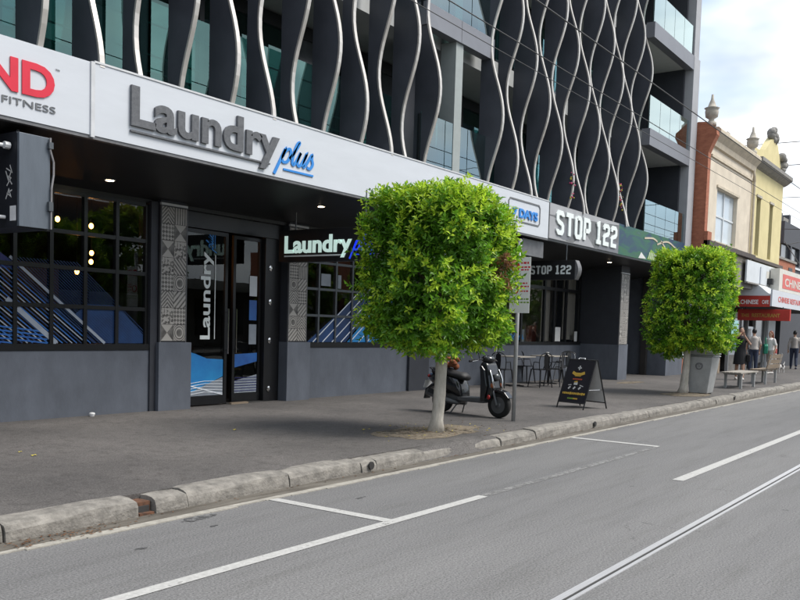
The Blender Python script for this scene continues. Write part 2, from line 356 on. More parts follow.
def text_islands(txt, bold=.0, spacing=1.):
    c = bpy.data.curves.new('t', 'FONT'); c.body = txt; c.size = 1; c.offset = bold; c.fill_mode = 'BOTH'; c.space_character = spacing
    c.extrude = .03; c.resolution_u = 4
    o = bpy.data.objects.new('t', c); col.objects.link(o)
    dg = bpy.context.evaluated_depsgraph_get(); dg.update()
    me = bpy.data.meshes.new_from_object(o.evaluated_get(dg)); bpy.data.objects.remove(o)
    bm = bmesh.new(); bm.from_mesh(me); bmesh.ops.remove_doubles(bm, verts=bm.verts, dist=1e-5); bm.verts.index_update()
    seen = set(); res = []
    for v in bm.verts:
        if v.index in seen: continue
        st = [v]; seen.add(v.index); comp = []
        while st:
            q = st.pop(); comp.append(q)
            for e in q.link_edges:
                t = e.other_vert(q)
                if t.index not in seen: seen.add(t.index); st.append(t)
        ids = {q.index: i for i, q in enumerate(comp)}
        fs = [tuple(ids[x.index] for x in f.verts) for f in bm.faces if f.verts[0].index in ids]
        res.append(([tuple(q.co) for q in comp], fs))
    bm.free(); bpy.data.meshes.remove(me)
    res.sort(key=lambda r: min(p[0] for p in r[0]))
    return res
def lettering(txt, mtx, width, height, depth, m, parent, bold=.0, spacing=1., name='letter', capmax=None):
    """width/height: outer size of the whole word in metres (height of its tallest glyph extent)"""
    isl = text_islands(txt, bold, spacing)
    xs = [p[0] for v, f in isl for p in v]; ys = [p[1] for v, f in isl for p in v]
    sx = width/(max(xs)-min(xs)); sy = height/(max(ys)-min(ys)); x0, y0 = min(xs), (min(ys) if capmax is None else 0)
    for v, f in isl:
        b = MB(); b.add([((p[0]-x0)*sx, (p[1]-y0)*sy, depth*(.5+p[2]/.06)) for p in v], f); b.xf(mtx); b.obj(name, m, parent)

def smooth_curve(pts, k=6):
    o = []; n = len(pts)
    for i in range(n-1):
        p0, p1, p2, p3 = pts[max(i-1, 0)], pts[i], pts[i+1], pts[min(i+2, n-1)]
        for j in range(k):
            t = j/k
            o.append(tuple(.5*((2*p1[a])+(-p0[a]+p2[a])*t+(2*p0[a]-5*p1[a]+4*p2[a]-p3[a])*t*t+(-p0[a]+3*p1[a]-3*p2[a]+p3[a])*t**3) for a in range(len(p1))))
    o.append(tuple(pts[-1])); return o

PLUS = [  # handwritten "plus" as joined strokes, about 2.6 wide, x-height 1
    [(-.30, -.85), (-.05, .1), (.18, .95), (.05, .35), (.25, .85), (.55, 1.0), (.68, .62), (.52, .15), (.22, .05), (.08, .22)],
    [(.62, .35), (.95, .9), (1.17, 1.45), (1.17, 1.62), (1.04, 1.45), (.92, .9), (.90, .25), (1.05, .02), (1.25, .35), (1.45, .95)],
    [(1.45, .95), (1.33, .35), (1.42, .04), (1.62, .10), (1.82, .55), (1.95, .98), (1.83, .35), (1.90, .04), (2.08, .25)],
    [(2.08, .25), (2.38, .98), (2.45, .72), (2.60, .35), (2.45, .02), (2.18, .06)],
]
def plus_script(mtx, width, m, parent, depth=.02, wgt=.17, underline=True, name='script_word'):
    b = MB()
    for st in PLUS:
        pts = [(p[0]+p[1]*.22, p[1]) for p in st]; b.ribbon(smooth_curve(pts), wgt, depth/(width/2.9))
    if underline: b.ribbon([(.25, -.42), (2.75, -.42)], wgt*.7, depth/(width/2.9))
    k = width/2.9; b.xf(mtx @ Matrix.Scale(k, 4)); return b.obj(name, m, parent)

BLOCK = {  # tram-destination style block letters on a 4 x 6 grid
 'S': [[(3.4, 5.0), (3.4, 5.3), (2.9, 6), (1.1, 6), (.5, 5.3), (.5, 3.9), (1.1, 3.3), (2.9, 2.7), (3.4, 2.1), (3.4, .7), (2.9, 0), (1.1, 0), (.5, .7), (.5, 1.0)]],
 'T': [[(0, 6), (4, 6)], [(2, 6), (2, -.4)]],
 'O': [[(1.1, 6), (2.9, 6), (3.5, 5.2), (3.5, .8), (2.9, 0), (1.1, 0), (.5, .8), (.5, 5.2), (1.1, 6)]],
 'P': [[(.5, -.4), (.5, 6), (2.9, 6), (3.5, 5.3), (3.5, 3.2), (2.9, 2.6), (.9, 2.6)]],
 '1': [[(.8, 5.5), (2.1, 6), (2.1, 0)], [(.6, 0), (3.6, 0)]],
 '2': [[(.5, 4.6), (.5, 5.3), (1.1, 6), (2.9, 6), (3.5, 5.3), (3.5, 3.9), (2.9, 3.2), (1.1, 2.7), (.5, 2.0), (.5, 0), (3.7, 0)]],
}
def block_word(txt, mtx, width, height, depth, m, parent, wt=1.4):
    adv = 5.25; total = sum(2.2 if ch == ' ' else adv for ch in txt)-adv+4; x = 0; sx = width/total; sy = height/7.0
    for ch in txt:
        if ch == ' ': x += 2.2; continue
        b = MB()
        for i, st in enumerate(BLOCK[ch]): b.ribbon(st, wt, 1+.06*i)
        b.xf(mtx @ Matrix.Diagonal((sx, sy, depth, 1)) @ Matrix.Translation((x, .5, 0))); b.obj('letter', m, parent); x += adv
# ================================================================== SETTING
FP = .14
struct(MB().box(-400, 500, -400, 400, -.3, 0).obj('road', 'road'))
struct(MB().box(-60, 160, 5.70, 40, -.2, FP).obj('footpath', 'footpath'))
struct(MB().box(-60, 160, -40, -6.6, -.2, FP).obj('opposite_footpath', 'footpath'))
# gutter pan: dirty stone strip and its pale cement edge
struct(MB().box(-60, 120, 5.30, 5.52, -.1, .005).obj('gutter', 'gutter'))
g = MB(); x = 0.
while x < 45:
    l = rnd.uniform(.25, .6); e = rnd.uniform(-.03, .02); g.box(x, x+l, 5.235+e, 5.302, -.05, .008); x += l
struct(g.obj('gutter_edge', 'gutteredge'))

# kerb of bluestone blocks
kerb = bpy.data.objects.new('kerb', None); col.objects.link(kerb); struct(kerb)
joints = [-6, -3.5, -1, .8, 2.2, 3.25, 4.36, 4.52, 4.86, 6.1, 7.20, 7.46, 8.4, 9.3, 10.2]
while joints[-1] < 46: joints.append(joints[-1]+rnd.uniform(.9, 1.7))
for i in range(len(joints)-1):
    a, b_ = joints[i], joints[i+1]
    if abs(a-4.36) < .01: continue                    # broken gap with a drain outlet
    dz, dy = rnd.uniform(-.012, .010), rnd.uniform(-.012, .012); b = MB()
    if 8.4 <= a < 10.2: dz -= .022; dy += .01
    prof = [(5.495, -.1), (5.50, .03), (5.507, .085), (5.525, .118), (5.56, .133), (5.63, .141), (5.735, .143), (5.735, -.1)]
    n = max(2, int((b_-a)/.35)); m_ = len(prof); k0 = 0
    for s in range(n+1):
        xx = a+.008+(b_-a-.016)*s/n; end = .007 if s in (0, n) else 0
        b.v += [(xx, y+dy+end*(1 if y < 5.6 else -1)*(.5 if z > 0 else 0)+rnd.uniform(-.006, .006), z+dz*(z > 0)-end*(z > .08)+rnd.uniform(-.005, .005)) for y, z in prof]
    for s in range(n):
        for j in range(m_-1): b.f.append((s*m_+j, s*m_+j+1, (s+1)*m_+j+1, (s+1)*m_+j)); b.fm.append(0)
    b.f += [tuple(range(m_)), tuple(n*m_+j for j in range(m_-1, -1, -1))]; b.fm += [0, 0]
    b.obj('kerb_stone', 'kerb', kerb, smooth=False)
b = MB().box(4.365, 4.515, 5.56, 5.74, -.05, .10); b.obj('drain_surround', 'rust', kerb)
MB().box(4.385, 4.495, 5.545, 5.562, .015, .07).obj('drain_hole', 'groove', kerb)
MB().box(4.37, 4.51, 5.50, 5.556, 0, .022).obj('drain_lip', 'rust', kerb)
for x in (7.33, 13.3, 21.8):
    b = MB(); k = len(b.v); b.lathe([(.042, -.01), (.042, .012), (.03, .012)], n=12); b.xf(Matrix.Translation((x, 5.483, .072)) @ Matrix.Rotation(pi/2, 4, 'X')); b.obj('drain_outlet', 'groove', kerb)
# asphalt repair lump pushed against the kerb by the roots of the near tree
b = MB(); nx, ny = 26, 10
for i in range(nx+1):
    for j in range(ny+1):
        u, v = i/nx, j/ny; h = sin(pi*u)**.7*sin(pi*min(1, v*1.05))**.8
        b.v.append((8.1+2.5*u, 5.46+.55*v+.02*sin(9*u), .10*(v > .12)+h*.055+rnd.uniform(-.006, .006)))
b.f = [(i*(ny+1)+j, (i+1)*(ny+1)+j, (i+1)*(ny+1)+j+1, i*(ny+1)+j+1) for i in range(nx) for j in range(ny)]; b.fm = [0]*len(b.f)
struct(b.obj('footpath_repair', 'footpath', smooth=True))

def patch(name, cx, cy, rx, ry, z, m, n=28, jit=.18, seed=1, dome=0.):
    q = random.Random(seed); b = MB(); rad = [1+q.uniform(-jit, jit) for _ in range(n)]
    rad = [(rad[i-1]+rad[i]*2+rad[(i+1) % n])/4 for i in range(n)]
    b.v = [(cx, cy, z+dome)]; rings = 5
    for r_ in range(1, rings+1):
        t = r_/rings
        for i in range(n): b.v.append((cx+rx*t*rad[i]*cos(2*pi*i/n), cy+ry*t*rad[i]*sin(2*pi*i/n), z+dome*(1-t*t)+(q.uniform(-1, 1)*dome*.25 if dome and r_ < rings else 0)))
    b.f = [(0, 1+i, 1+(i+1) % n) for i in range(n)]
    for r_ in range(rings-1):
        for i in range(n): b.f.append((1+r_*n+i, 1+(r_+1)*n+i, 1+(r_+1)*n+(i+1) % n, 1+r_*n+(i+1) % n))
    b.fm = [0]*len(b.f); return b.obj(name, m, smooth=bool(dome))
struct(patch('tree_pit', 9.95, 6.42, 1.0, .50, FP+.003, 'sandpit', jit=.45, seed=3, dome=.025))
struct(patch('tree_pit', 20.9, 6.35, .95, .5, FP+.005, 'sandpit', seed=5, dome=.03))
struct(patch('worn_patch', 24.3, 9.0, .9, .25, FP+.004, 'sandpit', seed=8))
for i, (x, y, rx, ry) in enumerate(((4.63, 5.13, .15, .055), (3.75, 4.72, .05, .018), (4.55, 4.86, .04, .015), (6.15, 4.72, .07, .02))):
    struct(patch('oil_stain', x, y, rx, ry, .0045, 'oil', n=22, jit=.6, seed=20+i))

# painted lines and tram rails
def strip(name, m, x0, x1, y0, y1, z=.004): return struct(MB().add([(x0, y0, z), (x1, y0, z), (x1, y1, z), (x0, y1, z)], [(0, 1, 2, 3)]).obj(name, m))
strip('parking_line', 'paint', 1.2, 7.02, 3.90, 4.00)
strip('worn_parking_line', 'paintworn', 7.02, 11.80, 3.91, 3.99)
strip('bay_line', 'paint', 5.53, 5.64, 4.00, 5.24)
strip('bay_line', 'paint', 11.80, 11.92, 3.95, 5.27)
strip('lane_line', 'paint', 9.25, 18.2, 2.80, 2.92)
strip('lane_line', 'paint', -4.0, 1.0, 2.80, 2.92)
for nm, y in (('tram_rail', 2.05), ('tram_rail', .615), ('tram_rail', -1.3), ('tram_rail', -2.735)):
    rl = struct(MB().box(-60, 140, y-.002, y+.046, -.05, .007).obj(nm, 'steel'))
    MB().box(-60, 140, y-.024, y-.002, -.05, .0035).obj('rail_groove', 'groove', rl)
    MB().box(-60, 140, y-.05, y-.024, -.05, .006).obj('rail_guard', 'steel', rl)

# ================================================================== MAIN BUILDING
B = thing('apartment_building', 'dark grey mixed use building with wavy silver-edged fins above a long canopy', 'building', (6, 10.75, FP))
def bp(name, m, x0, x1, y0, y1, z0, z1, parent=None, bevel=0.):
    o = MB().box(x0, x1, y0, y1, z0, z1).obj(name, m, parent or B, bevel=bevel)
    if o.parent == B: o.matrix_parent_inverse = Matrix.Translation((-6, -10.75, -FP))
    return o
def fix(o):
    if o.parent == B: o.matrix_parent_inverse = Matrix.Translation((-6, -10.75, -FP))
    return o

# ---- ground floor, laundry part
bp('dado_wall', 'slate', -4.0, 8.72, 10.75, 10.95, FP-.05, 1.07)
bp('window_sill', 'frame', -4.0, 8.72, 10.735, 10.95, 1.073, 1.16)
PITCHX = .53; cols = [8.64-PITCHX*i for i in range(24)]; rows = [1.16, 1.68, 2.21, 2.70, 3.24]
pane_me = {}
def window_grid(xs, zs, y, bar=.055, glassm='pane', framem='frame', depth=.07):
    xs = sorted(xs)
    for x in xs: bp('mullion', framem, x-bar/2, x+bar/2, y, y+depth, zs[0], zs[-1])
    for z in zs[1:]: bp('transom', framem, xs[0]+bar/2, xs[-1]-bar/2, y+.004, y+depth-.004, z-bar/2, z+bar/2)
    for i in range(len(xs)-1):
        for j in range(len(zs)-1):
            wd, ht = round(xs[i+1]-xs[i]-bar, 3), round(zs[j+1]-zs[j]-bar*(.5 if j == 0 else 1), 3)
            k = (wd, ht, glassm)
            if k not in pane_me: pane_me[k] = MB().box(0, wd, 0, .012, 0, ht).mesh('pane', glassm)
            o = link('pane', pane_me[k], B, (xs[i]+bar/2, y+depth*.5, zs[j]+(0 if j == 0 else bar/2))); fix(o)
window_grid(cols, rows, 10.77)
bp('bulkhead', 'soffit', -4.0, 15.9, 10.78, 10.98, 3.27, 4.0)
bp('jamb', 'slatedark', 8.67, 8.80, 10.72, 10.95, FP, 3.3)

# patterned tiles
def tile_mat(name, kind):
    m = bpy.data.materials.new(name); m.use_nodes = True; t = m.node_tree; b = t.nodes['Principled BSDF']; nn, ln = t.nodes.new, t.links.new
    tc = nn('ShaderNodeTexCoord'); src = tc.outputs['Generated']
    sep = nn('ShaderNodeSeparateXYZ'); ln(src, sep.inputs[0])
    def math_(op, a, bb=None):
        q = nn('ShaderNodeMath'); q.operation = op
        for i, v in enumerate((a, bb)):
            if v is None: continue
            if isinstance(v, (int, float)): q.inputs[i].default_value = v
            else: ln(v, q.inputs[i])
        return q.outputs[0]
    u, v = sep.outputs['X'], sep.outputs['Z']
    if kind == 0: f = math_('SINE', math_('MULTIPLY', math_('ADD', u, v), 22))                                   # diagonal stripes
    elif kind == 1: f = math_('SINE', math_('MULTIPLY', math_('ADD', v, math_('ABSOLUTE', math_('SUBTRACT', u, .5))), 26))  # chevrons
    elif kind == 2: f = math_('MULTIPLY', math_('SINE', math_('MULTIPLY', math_('ADD', u, v), 12.5)), math_('SINE', math_('MULTIPLY', math_('SUBTRACT', u, v), 12.5)))  # lattice
    elif kind == 3: f = math_('SINE', math_('MULTIPLY', u, 31))                                                   # bars
    elif kind == 4: f = math_('SUBTRACT', math_('ABSOLUTE', math_('SUBTRACT', u, .5)), math_('ABSOLUTE', math_('SUBTRACT', v, .5)))  # hourglass
    elif kind == 5:
        d = math_('ADD', math_('POWER', math_('SUBTRACT', u, .5), 2), math_('POWER', math_('SUBTRACT', v, .5), 2)); f = math_('SINE', math_('MULTIPLY', d, 55))  # rings
    elif kind == 6: f = math_('SUBTRACT', math_('SINE', math_('MULTIPLY', math_('SUBTRACT', u, v), 17)), .3)
    else:
        n = nn('ShaderNodeTexNoise'); n.inputs['Scale'].default_value = 5; ln(src, n.inputs['Vector']); f = math_('SUBTRACT', n.outputs['Fac'], .52)
    g_ = math_('GREATER_THAN', f, 0.)
    n = nn('ShaderNodeTexNoise'); n.inputs['Scale'].default_value = 9; ln(tc.outputs['Object'], n.inputs['Vector'])
    f2 = math_('MULTIPLY', g_, math_('ADD', n.outputs['Fac'], .35))
    mx = nn('ShaderNodeMix'); mx.data_type = 'RGBA'; ln(f2, mx.inputs[0])
    mx.inputs[6].default_value = (.38, .36, .33, 1); mx.inputs[7].default_value = (.06, .056, .052, 1)
    ln(mx.outputs[2], b.inputs['Base Color']); b.inputs['Roughness'].default_value = .45; MATS[name] = m
for k in range(8): tile_mat('tile%d' % k, k)
tile_me = [None]*8
def tile_pier(x0, x1, y, z0, z1, base_x0, base_x1, yb, ncol=2, back=11.2):
    p = bp('pier', 'slate', base_x0, base_x1, yb, back, FP-.05, z0-.02, bevel=.004)
    bp('pier_core', 'slatedark', x0-.012, x1+.012, y+.006, back, z0-.02, z1+.35)
    t = (x1-x0)/ncol; n = int(round((z1-z0)/t)); th = (z1-z0)/n
    kinds = []
    for r_ in range(n):
        for c in range(ncol):
            k = rnd.choice([q for q in range(8) if q not in kinds[-2:]]); kinds.append(k)
            key = (k, round(t, 3), round(th, 3))
            if key not in pane_me: pane_me[key] = MB().box(0, t-.006, 0, .014, 0, th-.006).mesh('tile', 'tile%d' % k)
            fix(link('tile', pane_me[key], B, (x0+c*t+.003, y-.008+rnd.uniform(-.0015, .0015), z0+r_*th+.003)))
    for a, b_ in ((x0-.016, x0-.001), (x1+.001, x1+.016)): bp('tile_trim', 'trimgrey', a, b_, y-.012, y+.02, z0-.02, z1+.015)
    bp('tile_trim', 'whitetrim', x0-.016, x1+.016, y-.014, y+.02, z1+.016, z1+.05)
tile_pier(8.83, 9.31, 10.68, 1.21, 3.25, 8.78, 9.42, 10.65)
tile_pier(11.73, 12.20, 10.72, 1.22, 3.25, 11.70, 12.32, 10.70)
tile_pier(25.20, 25.85, 9.76, 1.21, 3.30, 25.17, 25.90, 9.74, ncol=3, back=11.8)

# ---- entrance: glazed leaf with lettering, dark opening, second leaf, jamb with round fixings
bp('door_head', 'frame', 9.42, 11.70, 10.86, 10.94, 3.02, 3.30)
def leaf(name, x0, x1, y, z0, z1, st=.07):
    d = MB().box(x0, x0+st, y, y+.05, z0, z1).box(x1-st, x1, y, y+.05, z0, z1).box(x0+st, x1-st, y, y+.05, z0, z0+.14).box(x0+st, x1-st, y, y+.05, z1-st, z1).obj(name, 'frame', B); fix(d)
    p = MB().box(x0+st, x1-st, y+.02, y+.032, z0+.14, z1-st).obj('door_glass', 'pane', d)
    return d
d1 = leaf('door', 9.44, 10.38, 10.86, FP+.02, 3.0, .06)
d2 = leaf('door', 10.62, 11.30, 10.98, FP+.02, 3.0, .06)
MB().tube([(10.345, 10.80, 1.0), (10.345, 10.80, 1.75)], .014).box(10.335, 10.355, 10.80, 10.865, 1.05, 1.07).box(10.335, 10.355, 10.80, 10.865, 1.68, 1.70).obj('door_handle', 'chrome', d1)
MB().tube([(10.66, 10.93, 1.0), (10.66, 10.93, 1.75)], .012).box(10.65, 10.67, 10.93, 10.985, 1.05, 1.07).obj('door_handle', 'chrome', d2)
jb = bp('door_jamb', 'frame', 11.31, 11.69, 10.90, 11.0, FP, 3.02)
for z in (.36, 1.22, 1.9, 2.5):
    q = MB().lathe([(.045, 0), (.05, .012), (.02, .02)], n=14); q.xf(Matrix.Translation((11.44, 10.90, z)) @ Matrix.Rotation(pi/2, 4, 'X')); q.obj('fixing', 'chrome', jb)
bp('door_threshold', 'timber', 10.45, 10.85, 10.80, 10.86, FP, FP+.03)
bp('door_mat', 'groove', 10.42, 11.3, 10.88, 12.0, FP, FP+.012)
# lettering on the glass leaf (reads upwards)
up_m = Matrix(((0, -1, 0, 10.07), (0, 0, -1, 10.875), (1, 0, 0, 1.235), (0, 0, 0, 1)))
for o in [0]:
    lettering('Laundry', up_m, 1.42, .275, .004, 'letterwhite', d1, bold=.022, name='letter')
    plus_script(Matrix(((0, -1, 0, 10.05), (0, 0, -1, 10.873), (1, 0, 0, 2.70), (0, 0, 0, 1))), .27, 'sign_blue', d1, depth=.004)
    MB().box(10.10, 10.115, 10.871, 10.875, 1.24, 2.62).obj('underline', 'letterwhite', d1)
# decals on the doors
def decal(name, poly, y, m, parent):  # poly of (x, z)
    return MB().prism(poly, 'y', y, y+.003).obj(name, m, parent)
decal('decal', [(9.50, .33), (10.31, .62), (10.31, .90), (9.95, .92), (9.70, 1.0), (9.50, 1.05)], 10.874, 'decalcyan', d1)
decal('decal', [(9.50, .31), (10.31, .31), (10.31, .605), (9.9, .48), (9.50, .325)], 10.874, 'decalgrey', d1)
for k in range(5): MB().tube([(9.51, 10.870, .33+.045*k), (9.9, 10.870, .37+.045*k), (10.3, 10.870, .34+.05*k)], .006, 4).obj('decal_line', 'decalwhite', d1)
MB().ribbon([(9.51, .50), (10.30, .315)], .018, .004).xf(Matrix(((1, 0, 0, 0), (0, 0, -1, 10.868), (0, 1, 0, 0), (0, 0, 0, 1)))).obj('decal_line', 'decalwhite', d1)
decal('decal', [(10.69, .75), (11.23, .85), (11.23, 1.0), (10.69, .98)], 10.994, 'decalblue', d2)
decal('decal', [(10.69, .31), (11.23, .31), (11.23, .62), (10.69, .52)], 10.994, 'decalgrey', d2)
for k in range(6):
    MB().box(10.69, 11.23, 10.988, 10.993, .34+.045*k, .35+.045*k).obj('decal_line', 'decalnavy', d2)
for k in range(3): MB().box(11.02, 11.20, 10.990, 10.993, 1.15+.42*k, 1.50+.42*k).obj('door_notice', ('decalgrey', 'decalblue', 'signpale')[k], d2)

# ---- window art: slanted pinstripes and blue sweeps printed on the glass
def clip_strip(p, q, wd, x0, x1, z0, z1, y, m, name='window_print'):
    # strip from p to q (x, z), clipped to the rectangle
    a, c = Vector(p), Vector(q); d = c-a; t0, t1 = 0., 1.
    for k, lo, hi in ((0, x0, x1), (1, z0, z1)):
        if abs(d[k]) < 1e-9: continue
        ta, tb = (lo-a[k])/d[k], (hi-a[k])/d[k]
        if ta > tb: ta, tb = tb, ta
        t0, t1 = max(t0, ta), min(t1, tb)
    if t1 <= t0+.01: return
    P, Q = a+d*t0, a+d*t1; n = Vector((-d.y, d.x)).normalized()*wd/2
    return fix(MB().prism([P-n, Q-n, Q+n, P+n], 'y', y, y+.002).obj(name, m, B))
yd = 10.794
for k in range(30):
    s0 = 5.6+.075*k; m = ('decalpale', 'decalblue', 'decaldeep')[k % 3]
    clip_strip((s0, 1.16), (s0-1.55, 1.16+1.17), .016, 4.45, 8.6, 1.17, 2.5, yd, m)
clip_strip((7.93, 1.16), (6.35, 2.38), .04, 4.45, 8.6, 1.17, 2.3, yd-.004, 'decalpale')
clip_strip((7.15, 1.16), (6.1, 2.0), .07, 4.45, 8.6, 1.17, 1.75, yd-.004, 'decalpale')
for k in range(24):
    s0 = 7.35+.05*k; clip_strip((s0+.35, 1.16), (s0-1.3, 2.5), .008, 6.4, 8.6, 1.17, 2.3, yd+.003, 'decaldeep')
fix(decal('window_print', [(7.85, 1.17), (8.6, 1.17), (8.6, 1.30), (8.15, 1.72), (7.62, 1.72), (7.4, 1.55)], yd+.006, 'decaldeep', B))
fix(decal('window_print', [(4.6, 2.28), (6.3, 2.36), (6.62, 2.16), (6.3, 2.14), (4.6, 2.1)], yd+.006, 'decalnavy', B))
for k in range(5): clip_strip((5.2, 1.50-.05*k), (7.0, 1.32-.05*k), .02, 4.45, 8.6, 1.17, 2.3, yd-.002, 'decalblue')
fix(decal('window_print', [(4.5, 1.17), (5.9, 1.17), (5.2, 1.75), (4.5, 2.0)], yd+.006, 'decaldeep', B))

# ---- second window of the laundry, behind the tree
bp('dado_wall', 'slate', 12.32, 15.72, 10.86, 11.05, FP-.05, 1.10)
bp('window_sill', 'frame', 12.20, 15.72, 10.84, 11.05, 1.103, 1.19)
window_grid([12.23+.51*i for i in range(8)], [1.19, 1.70, 2.20, 2.70, 3.24], 10.87, .045, framem='framegrey')
yd = 10.896
fix(decal('window_print', [(12.45, 1.20), (13.6, 1.20), (15.75, 2.95), (15.75, 3.1)][:3]+[(15.3, 3.0), (13.9, 2.1)], yd, 'decaldeep', B))
fix(decal('window_print', [(13.65, 1.20), (14.7, 1.20), (15.75, 2.1), (15.75, 2.85)], yd, 'decalcyan', B))
for k in range(7): clip_strip((12.6+.28*k, 1.19), (14.4+.28*k, 2.5), .02, 12.25, 15.75, 1.2, 3.2, yd-.004, 'decalwhite')
bp('notice', 'decalgrey', 12.82, 13.10, yd, yd+.004, 2.27, 2.50); bp('notice', 'decalgrey', 13.32, 13.42, yd, yd+.004, 2.24, 2.50)
bp('end_pier', 'slatedark', 15.72, 16.5, 10.80, 12.0, FP-.05, 4.0)
# ---- cafe bay, set further back
YC = 10.98
bp('dado_wall', 'slate', 16.5, 25.2, YC, YC+.2, FP-.05, 1.15)
bp('window_sill', 'frame', 16.5, 25.2, YC-.02, YC+.2, 1.153, 1.23)
window_grid([16.6, 18.2, 19.9, 21.3, 22.7, 23.35, 24.15, 25.1], [1.23, 2.75, 3.35], YC+.02, .09)
bp('bulkhead', 'soffit', 16.5, 25.2, YC+.03, YC+.2, 3.38, 4.0)
wt = bp('cafe_curtain', 'curtain', 24.2, 25.05, YC+.16, YC+.19, 1.3, 3.1)
bp('cafe_curtain', 'curtain', 22.75, 23.3, YC+.16, YC+.19, 1.25, 3.1)
bp('window_notice', 'boardwhite', 23.40, 23.75, YC+.01, YC+.018, 1.25, 1.66); bp('window_notice', 'boardwhite', 24.75, 24.95, YC+.01, YC+.018, 1.25, 1.55)
wp = MB()
for k in range(9): wp.ribbon([(18.9+.28*k, 1.28), (19.1+.28*k, 1.50+.1*sin(k*2.)), (19.25+.28*k, 1.30), (19.1+.28*k, 1.36)], .035, .003)
wp.xf(Matrix(((1, 0, 0, 0), (0, 0, -1, YC+.045), (0, 1, 0, 0), (0, 0, 0, 1)))); fix(wp.obj('window_print', 'decalcyan', B))

# ---- entry at the right end
bp('shop_window_wall', 'slate', 25.91, 27.0, 10.15, 10.4, FP-.05, 1.2)
bp('menu_window', 'windowdark', 25.91, 27.0, 10.2, 10.4, 1.2, 3.3)
for k, (m, z0, z1) in enumerate((('orange', 1.28, 1.62), ('orange', 1.86, 2.26), ('boardwhite', 2.75, 3.0))):
    for c in range(2): bp('menu_poster', m if c == 0 or k == 2 else 'boardyellow', 26.05+.44*c, 26.4+.44*c, 10.17, 10.195, z0+.03*c, z1-.02*c)
bp('entry_back', 'interior', 27.0, 29.55, 12.0, 12.2, FP, 3.6)
bp('entry_panel', 'signpale', 27.05, 27.75, 10.6, 10.65, .9, 2.1); bp('entry_panel', 'boardred', 27.05, 27.85, 10.6, 10.65, 2.15, 2.75); bp('entry_panel', 'ceilinglight', 27.05, 27.8, 10.6, 10.65, 2.8, 3.3)
bp('end_pier', 'slate', 29.55, 30.0, 9.75, 12.0, FP-.05, 4.4); bp('end_pier', 'slate', 30.0, 31.3, 9.76, 12.0, FP-.05, 1.5)

# ---- interior shell
bp('interior_floor', 'interior', -4.0, 25.2, 11.0, 17.5, FP-.1, FP+.004)
bp('interior_back_wall', 'interior', -4.0, 29, 17.5, 17.7, 0, 4.1)
bp('interior_ceiling', 'interior', -4.0, 29, 10.98, 17.5, 3.45, 3.6)
bp('interior_left_wall', 'interior', -4.1, -4.0, 11.0, 17.5, 0, 4.1)
bp('interior_right_wall', 'curtain', 25.22, 25.3, 11.82, 17.5, 0, 3.45)
bp('interior_partition', 'interior', 15.9, 16.0, 11.1, 17.5, 0, 3.45)
bp('interior_panel', 'interiorwarm', 8.6, 9.7, 14.6, 14.7, FP, 2.5)  # its warm brown paints in the lamplight glow on the wall
bp('cafe_back_wall', 'curtain', 16.1, 25.1, 13.6, 13.7, FP, 3.4)
for k in range(5): bp('framed_picture', ('boardred', 'signpale', 'boardyellow', 'decalcyan', 'signcream')[k], 17.6+1.5*k, 18.4+1.5*k, 13.55, 13.595, 1.6, 2.4)
for k in range(7): bp('shelf_item', ('boardwhite', 'boardred', 'chairsteel', 'boardyellow')[k % 4], 19.2+.75*k, 19.45+.75*k, 11.5, 11.7, 1.15, 1.45+.12*(k % 3))
bp('window_bench', 'timber', 18.6, 25.0, 11.35, 11.75, 1.08, 1.148)
bp('counter', 'interiorwarm', 18.5, 22.5, 14.5, 15.1, FP, 1.15)
for k in range(5): bp('washing_machine', 'trimgrey', 10.2+.75*k, 10.9+.75*k, 16.5, 17.3, FP, 2.1)
lit = [(8.08, 12.2, 3.03), (8.68, 12.2, 2.99), (9.45, 12.6, 3.02), (9.26, 13.0, 2.63), (9.25, 13.0, 2.48), (8.70, 12.6, 2.27)]
for k, (x, y, z) in enumerate(lit):
    pl = thing('pendant_lamp', ['warm lit pendant bulb nearest the grey box, behind the window grid', 'warm lit pendant bulb beside the middle mullion, top row of panes', 'small lit pendant bulb right of the middle mullion, top row of panes', 'upper of two small lit bulbs in the second row of panes', 'lower of two small lit bulbs in the second row of panes', 'lit bulb hanging lowest, on the transom above the blue stripes'][k], 'pendant lamp', (x, y, z), group='pendant lamps inside the laundry')
    MB().ball((0, 0, 0), (.035, .035, .045)).obj('bulb', 'bulb', pl, smooth=True)
    MB().lathe([(.018, .04), (.02, .10), (.006, .11)], n=8).obj('lamp_holder', 'black', pl)
    MB().tube([(0, 0, .10), (0, 0, 3.45-z)], .004, 5).obj('cord', 'black', pl)

# ---- canopy: sloping dark soffit, roof sheet and trims
YF = 9.0
def soff(x0, x1): return fix(MB().prism([(YF+.05, 3.62), (11.9, 3.135+.02), (11.9, 3.30), (YF+.05, 3.72)], 'x', x0, x1).obj('canopy_soffit', 'soffit', B))
fix(MB().prism([(YF+.05, 3.62), (10.78, 3.325), (10.78, 3.6), (YF+.05, 3.72)], 'x', -4.0, 16.0).obj('canopy_soffit', 'soffit', B))
fix(MB().prism([(YF+.05, 3.62), (11.2, 3.40), (11.2, 3.7), (YF+.05, 3.72)], 'x', 16.0, 29.5).obj('canopy_soffit', 'soffit', B))
bp('canopy_roof', 'band', -4.0, 29.3, YF+.12, 11.0, 4.36, 4.44)
bp('canopy_edge_trim', 'trimgrey', -4.0, 18.52, YF-.02, YF+.06, 3.615, 3.655)
bp('canopy_edge_trim', 'black', 18.56, 29.4, YF+.03, YF+.10, 3.63, 3.675)
